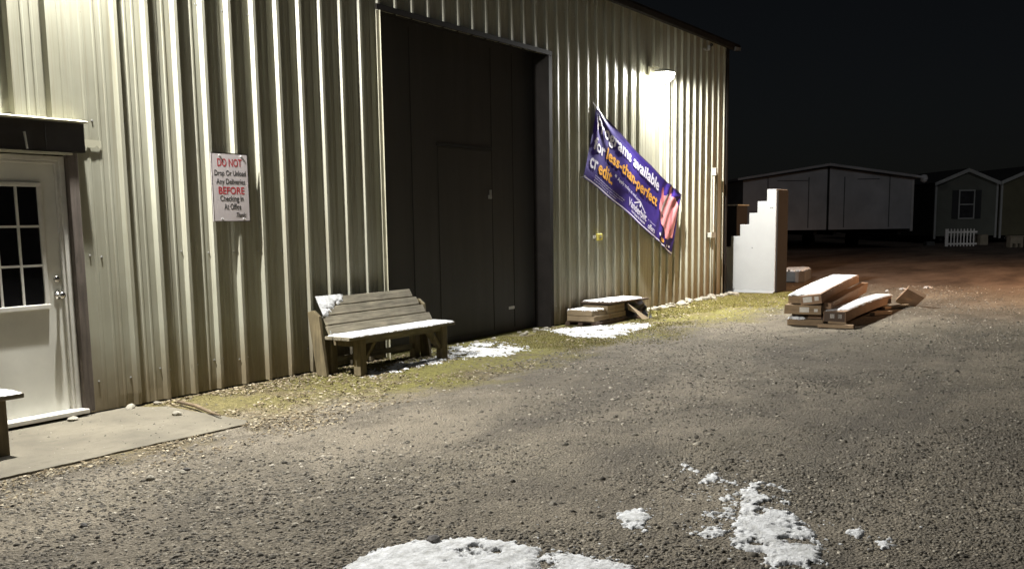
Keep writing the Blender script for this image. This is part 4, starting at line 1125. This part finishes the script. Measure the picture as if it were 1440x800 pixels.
# wrapped double unit
A, ux, uy, L = frame_dir((46.85, 9.45), (51.5, 2.35))
t = thing('modular_home', A, 'long dim white double unit with a low gable roof at the back of the lot', 'building')
z0, z1, zp = .98, 3.46, 4.05
for x0, x1 in ((0, L / 2 - .06), (L / 2 + .06, L)):
    mb = MB(); pk = [(x0, z0), (x1, z0)]
    zz = lambda x: z1 + (zp - z1) * (1 - abs(x - L / 2) / (L / 2))
    lprism(mb, A, ux, uy, [(x0, z0), (x1, z0), (x1, zz(x1)), (x0, zz(x0))], 0, 15); obj('wall', mb, M['modwhite'], t)
mb = MB(); lbox(mb, A, ux, uy, L / 2 - .06, L / 2 + .06, .06, 15, z0, zp - .1); obj('centre_gap', mb, M['under'], t)
mb = MB()
for a_, b_, c_, d_ in [(L * fx - .025, L * fx + .025, z0 + .1, z1 + .12) for fx in (.145, .385, .595, .86)] + [(L * .20, L * .38, z1 - .06, z1 - .02), (L * .67, L * .80, z1 - .03, z1 + .01)]:
    mb = MB(); lbox(mb, A, ux, uy, a_, b_, -.012, -.002, c_, d_); obj('panel_seam', mb, M['seam'], t)
mb = MB(); lprism(mb, A, ux, uy, [(-.32, z1 + .0), (L / 2, zp + .07), (L + .42, z1 - .02), (L + .42, z1 + .09), (L / 2, zp + .19), (-.32, z1 + .11)], -.25, 15.2); obj('roof', mb, M['modwhite'], t)
mb = MB(); lbox(mb, A, ux, uy, L - .10, L + .02, -.03, .1, z0 - .12, z1); obj('corner_trim', mb, M['modtrim'], t)
mb = MB(); p = A + ux * (L + .50); mb.lathe([(.02, -.2), (.14, -.16), (.2, 0), (.14, .16), (.02, .2)], (p.x, p.y, z1 - .02), 14); obj('rolled_wrap', mb, M['modwhite'], t, smooth=True)
for x in (.5, L / 2 - .5, L / 2 + .5, L - .5):
    mb = MB(); lbox(mb, A, ux, uy, x - .08, x + .08, .3, 14.8, z0 - .28, z0 - .003); obj('steel_beam', mb, M['under'], t)
for x in (.9, L / 2 - .9, L / 2 + .9, L - .9):
    for y in (5.5, 6.4):
        mb = MB(); ltube(mb, A, ux, uy, x - .1, y, y + .01, .36, .36); 
        a_ = A + ux * (x - .11) + uy * y; b_ = A + ux * (x + .11) + uy * y; mb = MB(); mb.tube([(a_.x, a_.y, .36), (b_.x, b_.y, .36)], .36, 18); obj('wheel', mb, M['rubber'], t)
# single homes at the right
def home(a, b, label, siding, window, zt=3.42, zk=4.12, zb=.42):
    A, ux, uy, L = frame_dir(a, b)
    t = thing('manufactured_home', A, label, 'house', 'manufactured homes parked at the back of the lot')
    mb = MB(); lprism(mb, A, ux, uy, [(0, zb), (L, zb), (L, zt), (L / 2, zk), (0, zt)], 0, 16); obj('wall', mb, M[siding], t)
    mb = MB(); lprism(mb, A, ux, uy, [(-.12, zt - .06), (L / 2, zk + .02), (L + .05, zt - .04), (L + .05, zt + .10), (L / 2, zk + .18), (-.12, zt + .08)], -.16, 16.2)
    rf = obj('roof', mb, M['shingle'], t)
    mb = MB(); lprism(mb, A, ux, uy, [(-.12, zt - .12), (L / 2, zk - .03), (L + .05, zt - .10), (L + .05, zt + .095), (L / 2, zk + .175), (-.12, zt + .075)], -.20, -.165); obj('fascia', mb, M['hometrim'], rf)
    for x0, x1, e in ((-.02, .09, .16), (L - .09, L + .02, .12)):
        mb = MB(); lbox(mb, A, ux, uy, x0, x1, -.02, .1, zb - e, zt - .02); obj('corner_trim', mb, M['hometrim'], t)
    for x in (.55, L - .55):
        mb = MB(); lbox(mb, A, ux, uy, x - .08, x + .08, .3, 15.6, zb - .26, zb - .003); obj('steel_beam', mb, M['under'], t)
        for y in (6.5, 7.4):
            a_ = A + ux * (x - .11) + uy * y; b_ = A + ux * (x + .11) + uy * y; mb = MB(); mb.tube([(a_.x, a_.y, .3), (b_.x, b_.y, .3)], .3, 16); obj('wheel', mb, M['rubber'], t)
    if window:
        wx0, wx1, wz0, wz1 = window
        f = MB(); e = .07
        lbox(f, A, ux, uy, wx0 - e, wx0, -.05, -.002, wz0 - e, wz1 + e); lbox(f, A, ux, uy, wx1, wx1 + e, -.05, -.002, wz0 - e, wz1 + e)
        lbox(f, A, ux, uy, wx0, wx1, -.05, -.002, wz1, wz1 + e); lbox(f, A, ux, uy, wx0, wx1, -.05, -.002, wz0 - e, wz0); lbox(f, A, ux, uy, wx0, wx1, -.045, -.003, (wz0 + wz1) / 2 - .03, (wz0 + wz1) / 2 + .03)
        fo = obj('window', f, M['hometrim'], t)
        g = MB(); lbox(g, A, ux, uy, wx0, wx1, -.02, -.004, wz0, wz1); obj('window_pane', g, M['winglass'], fo)
        for x0, x1 in ((wx0 - .44, wx0 - .09), (wx1 + .09, wx1 + .44)):
            s = MB(); lbox(s, A, ux, uy, x0, x1, -.04, -.003, wz0 - .05, wz1 + .05)
            for k in range(14):
                zz = wz0 + k * (wz1 - wz0) / 14; lbox(s, A, ux, uy, x0 + .04, x1 - .04, -.05, -.041, zz, zz + .05)
            obj('shutter', s, M['shutter'], t)
    return t
home((60.66, 2.86), (62.63, -.17), 'dim grey green home with a shuttered window behind the picket fence', 'homegrey', (1.42, 2.22, 1.46, 3.0))
home((62.72, -.34), (64.9, -3.7), 'dim olive home end wall at the edge, next to the grey green one', 'homeolive', None, 3.45, 4.25, .42)
# picket fence panel
A, ux, uy, L = frame_dir((54.62, 1.20), (55.28, -.06))
t = thing('picket_fence', A, 'short white picket fence panel standing in front of the grey green home', 'fence')
for i in range(9):
    x = .04 + i * (L - .12) / 8; mb = MB(); lprism(mb, A, ux, uy, [(x - .032, .0), (x + .032, .0), (x + .032, .88), (x, .93), (x - .032, .88)], -.02, .0); obj('picket', mb, M['picket'], t)
for z in (.13, .74):
    mb = MB(); lbox(mb, A, ux, uy, -.02, L + .1, .004, .05, z - .045, z + .045); obj('rail', mb, M['picket'], t)
mb = MB(); lbox(mb, A, ux, uy, -.09, .0, -.03, .06, .0, .90); obj('end_post', mb, M['picket'], t)
# concrete blocks under the homes
def cblock(x, y, w, h, label, mat='block', holes=True):
    A, ux, uy, L = frame_dir((x, y), (x + .546, y - .8375))
    t = thing('concrete_block', A, label, 'block', 'concrete blocks by the homes')
    mb = MB(); lbox(mb, A, ux, uy, -w / 2, w / 2, 0, .4, .19 if holes else 0, h)
    if holes:
        for x0, x1 in ((-w / 2, -w / 2 + .11), (-.05, .05), (w / 2 - .11, w / 2)): lbox(mb, A, ux, uy, x0, x1, 0.002, .398, 0, .1895)
    obj('block_body', mb, M[mat], t)
    if holes:
        mb = MB(); lbox(mb, A, ux, uy, -w / 2 - .05, w / 2 + .05, -.04, .44, h + .002, h + .05); obj('cap_slab', mb, M[mat], t)
cblock(56.2, 2.25, .45, .22, 'small low grey block below the corner of the grey green home', 'greyblock', False)
cblock(57.6, -.15, .52, .56, 'solid tan concrete block between the picket fence and the olive home', 'block', False)
cblock(53.2, -2.2, .62, .52, 'tan block on two openings in front of the olive home', 'block', True)

# ================================================================== LOOSE STONES, LITTER, MOSS
def scatter_polar(n, rmin, rmax, a0, a1):
    r = rmin * (rmax / rmin) ** rng.random(n); a = a0 + (a1 - a0) * rng.random(n)
    return CAM.x + r * np.cos(a), CAM.y + r * np.sin(a), r
def pebble_mesh(name, x, y, s, mat, flat=.6, zoff=.0):
    n = len(x)
    base = np.array([(1, 0, 0), (-1, 0, 0), (0, 1, 0), (0, -1, 0), (0, 0, 1), (.6, .6, .55), (-.55, .6, .5), (.6, -.6, .5), (-.6, -.55, .55), (0, 0, -.5)], float)
    tri = np.array([(0, 2, 5), (2, 1, 6), (1, 3, 8), (3, 0, 7), (5, 2, 4), (2, 6, 4), (6, 1, 4), (1, 8, 4), (8, 3, 4), (3, 7, 4), (7, 0, 4), (0, 5, 4)])
    V = base[None] * (1 + (rng.random((n, len(base), 3)) - .5) * .7)
    sc_ = s[:, None, None] * np.stack([.7 + .7 * rng.random(n), .6 + .6 * rng.random(n), flat * (.6 + .8 * rng.random(n))], -1)[:, None, :]
    V = V * sc_
    a = rng.random(n) * 6.283; c_, s_ = np.cos(a)[:, None], np.sin(a)[:, None]
    X = V[..., 0] * c_ - V[..., 1] * s_; Y = V[..., 0] * s_ + V[..., 1] * c_
    gz = ground_z(x, y) + zoff
    P = np.stack([X + x[:, None], Y + y[:, None], V[..., 2] + gz[:, None]], -1).reshape(-1, 3)
    Fm = (tri[None] + (np.arange(n) * len(base))[:, None, None]).reshape(-1, 3)
    return mesh_np(name, P, Fm, mat)
x, y, r = scatter_polar(150000, 2.6, 24, R(-12), R(75))
ok = (y < -.03) & ~((y > -1.5) & (x < 5.28)) & ~((x > 13.8) & (x < 18.2) & (y > -4.1) & (y < -3.0)) & ~((x > 12.3) & (x < 14.7) & (y > -.75))
keepstrip = (y < -1.5) | (rng.random(len(x)) < .35)
ok &= keepstrip
x, y, r = x[ok], y[ok], r[ok]
den = fbm(x * .9 + 4, y * .9 - 3, 4); keep = rng.random(len(x)) < np.clip((den - .33) * 4.5, .12, 1); x, y, r = x[keep], y[keep], r[keep]
s = (.0035 + .0095 * rng.random(len(x)) ** 2.4) * (.75 + .5 * fbm(x * .6, y * .6 + 8, 2)) + .0004 * r
p = pebble_mesh('loose_gravel', x, y, s, M['pebbles'])
tag(p, 'loose small stones scattered over the gravel yard', 'gravel', kind='stuff')
# crumbs of snow thrown round the patches
cx_, cy_ = [], []
for (a_, b_, n_) in (((5.3, -5.5), (4.0, -6.1), 150), ((3.1, -4.4), (3.8, -5.3), 120), ((4.3, -5.0), (4.5, -5.35), 40), ((4.6, -6.2), (4.85, -6.25), 30), ((5.6, -4.9), (5.3, -5.3), 40), ((4.3, -5.7), (5.2, -5.4), 90), ((9.2, -.6), (10.3, -.7), 60), ((11.4, -1.2), (13.3, -1.0), 80)):
    t_ = rng.random(n_); sp_ = .16 * rng.normal(size=(n_, 2))
    cx_.append(a_[0] + (b_[0] - a_[0]) * t_ + sp_[:, 0]); cy_.append(a_[1] + (b_[1] - a_[1]) * t_ + sp_[:, 1])
cx_ = np.concatenate(cx_); cy_ = np.concatenate(cy_)
p = pebble_mesh('snow_crumbs', cx_, cy_, .003 + .009 * rng.random(len(cx_)) ** 2, M['snow'], flat=.4); tag(p, 'small snow crumbs scattered round the patches', 'snow', kind='stuff')
# larger loose stones sprinkled sparsely
x = 2.2 + 3.0 * rng.random(420); y = -1.44 + 1.4 * rng.random(420) ** .8
p = pebble_mesh('loose_gravel', x, y, .003 + .007 * rng.random(420) ** 2, M['pebbles'], zoff=.015); tag(p, 'grit and crumbs lying on the concrete slab', 'gravel', kind='stuff')
x, y, r = scatter_polar(1900, 3, 24, R(-10), R(70))
ok = (y < -1.5) & ~((x > 13.6) & (x < 18.4) & (y > -4.2) & (y < -2.9)); x, y = x[ok], y[ok]
p = pebble_mesh('loose_gravel', x, y, .008 + .020 * rng.random(len(x)) ** 3, M['pebbles']); tag(p, 'bigger loose pebbles sprinkled over the gravel yard', 'gravel', kind='stuff')
# pale litter along the foot of the wall
def litter(n, xa, xb, yfun, size, thresh=.45):
    x = xa + (xb - xa) * rng.random(n); y = yfun(rng.random(n))
    k = fbm(x * 1.1 + 3, y * 1.6, 4) > thresh
    x, y = x[k], y[k]; n = len(x)
    l = size * (.4 + 1.2 * rng.random(n)); w = l * (.25 + .5 * rng.random(n)); a = rng.random(n) * 6.283
    c_, s_ = np.cos(a), np.sin(a); gz = ground_z(x, y) + .004 + .012 * rng.random(n)
    P = []
    for (i, j) in ((-1, -.6), (1, -1), (.8, 1), (-1, .7)):
        P.append(np.stack([x + (i * l * c_ - j * w * s_), y + (i * l * s_ + j * w * c_), gz + (rng.random(n) - .5) * l * .9], -1))
    return np.stack(P, 1).reshape(-1, 3)
Ps = np.concatenate([litter(8000, 4.9, 8.9, lambda q: -.06 - 1.9 * q ** 1.7, .012, .42), litter(2200, 9, 20.3, lambda q: -.06 - 1.5 * q ** 1.3, .016, .5), litter(2600, 2.6, 5.8, lambda q: -1.48 - .62 * q ** 1.5, .010, .33)])
ok = np.repeat(~((Ps.reshape(-1, 4, 3)[:, 0, 0] > 12.35) & (Ps.reshape(-1, 4, 3)[:, 0, 0] < 14.6) & (Ps.reshape(-1, 4, 3)[:, 0, 1] > -.65)), 4)
ok &= np.repeat(~((Ps.reshape(-1, 4, 3)[:, 0, 0] < 5.26) & (Ps.reshape(-1, 4, 3)[:, 0, 1] > -1.48)), 4)
Ps = Ps[ok]
o = mesh_np('leaf_litter', Ps, np.arange(len(Ps)).reshape(-1, 4), M['chips']); tag(o, 'pale dry leaf and wood litter along the foot of the wall', 'leaf litter', kind='stuff')
# moss and short grass blades
def blades(n):
    x = 3.0 + 17.6 * rng.random(n); y = -.05 - 2.4 * rng.random(n) ** 1.1
    k = (fbm(x * .75 + 9, y * 1.3 + 2, 5) + .25 * np.clip((x - 8.5) / 3, 0, 1) - .22 * np.clip((8.2 - x) / 2.2, 0, 1) - np.clip((-y - .9), 0, 1.5) * (.26 + .3 * rng.random(n)) > .53) & ~((x < 5.3) & (y > -1.5)) & ~((x > 12.3) & (x < 14.6) & (y > -.7))
    x, y = x[k], y[k]; n = len(x); a = rng.random(n) * 6.283; h = .006 + .013 * rng.random(n) ** 1.5; w = .004 + .005 * rng.random(n)
    gz = ground_z(x, y) - .002; le = (rng.random((n, 2)) - .5) * .03
    A_ = np.stack([x - w * np.cos(a), y - w * np.sin(a), gz], -1); B_ = np.stack([x + w * np.cos(a), y + w * np.sin(a), gz], -1); C_ = np.stack([x + le[:, 0], y + le[:, 1], gz + h], -1)
    return np.stack([A_, B_, C_], 1).reshape(-1, 3)
Pb = blades(150000)
o = mesh_np('moss', Pb, np.arange(len(Pb)).reshape(-1, 3), M['mossblade']); tag(o, 'yellow green moss and short grass along the foot of the wall', 'moss', kind='stuff')

# stones lined along the wall foot, each a thing
def stone_mesh(name, s, seed, mat):
    r_ = np.random.default_rng(seed); bm = bmesh.new(); bmesh.ops.create_icosphere(bm, subdivisions=2, radius=1)
    k = r_.normal(size=(6, 3))
    for v in bm.verts:
        d = Vector(v.co); f = 1 + .16 * sum(math.sin(3.1 * d.dot(Vector(q)) + i) for i, q in enumerate(k)) / 2
        v.co = Vector((d.x * 1.25 * f, d.y * .9 * f, d.z * .62 * f)) * s
    me = bpy.data.meshes.new(name); bm.to_mesh(me); bm.free(); me.materials.append(mat); return me
SM = [stone_mesh('stone', 1.0, i, M['stone']) for i in range(5)]; SD = stone_mesh('stone', 1.0, 9, M['darkstone'])
def stone(x, y, s, label, group=None, me=None, rz=None):
    o = bpy.data.objects.new('stone', me or random.choice(SM)); link(o); o.location = (x, y, s * .3 + float(ground_z(np.array([x]), np.array([y]))[0])); o.scale = (s, s, s)
    o.rotation_euler = (random.uniform(-.3, .3), random.uniform(-.3, .3), rz if rz is not None else random.uniform(0, 6.28)); return tag(o, label, 'stone', group)
for i in range(44):
    stone(14.75 + 4.75 * (i + random.uniform(-.4, .4)) / 44, random.uniform(-.30, -.09), random.uniform(.035, .085), 'pale stone in the row along the foot of the wall past the cartons', 'stones along the wall foot')
for i in range(16):
    stone(9.0 + random.uniform(0, 3.2), random.uniform(-.20, .02), random.uniform(.02, .05), 'small stone at the foot of the big dark door', 'stones at the big door')
for x, y, s, lb, me in [(3.63, -2.25, .036, 'lone pale stone on gravel out from the concrete slab', None), (3.84, -2.30, .030, 'pale stone with a darker neighbour on the gravel', None), (3.90, -2.26, .022, 'dark stone touching the pale one on the gravel', SD),
                        (2.85, -2.76, .026, 'dark stone in the near corner of the gravel', SD), (3.58, -4.52, .05, 'dark pointed stone sticking out of the largest snow patch', SD),
                        (5.0, -.12, .055, 'pale broken lump at the wall foot beside the door casing', None), (4.45, -.15, .05, 'pale rubble piece under the office door sill', None), (5.3, -.09, .04, 'rounded stone where the slab meets the wall', None), (5.02, -.72, .05, 'flat white chip lying on the concrete slab', None)]:
    o = stone(x, y, s * .8, lb, None, me)
    if x < 5.26 and y > -1.46: o.location.z += .013
mb = MB(); mb.tube([(5.36, -.30, .03), (5.29, -.62, .035), (5.18, -.93, .03), (5.10, -1.16, .036)], [.014, .016, .014, .008], 8)
o = obj('stick', mb, M['stick'], None, org=(5.2, -.7, 0), smooth=True); tag(o, 'bare stick lying across the end of the concrete slab', 'stick')
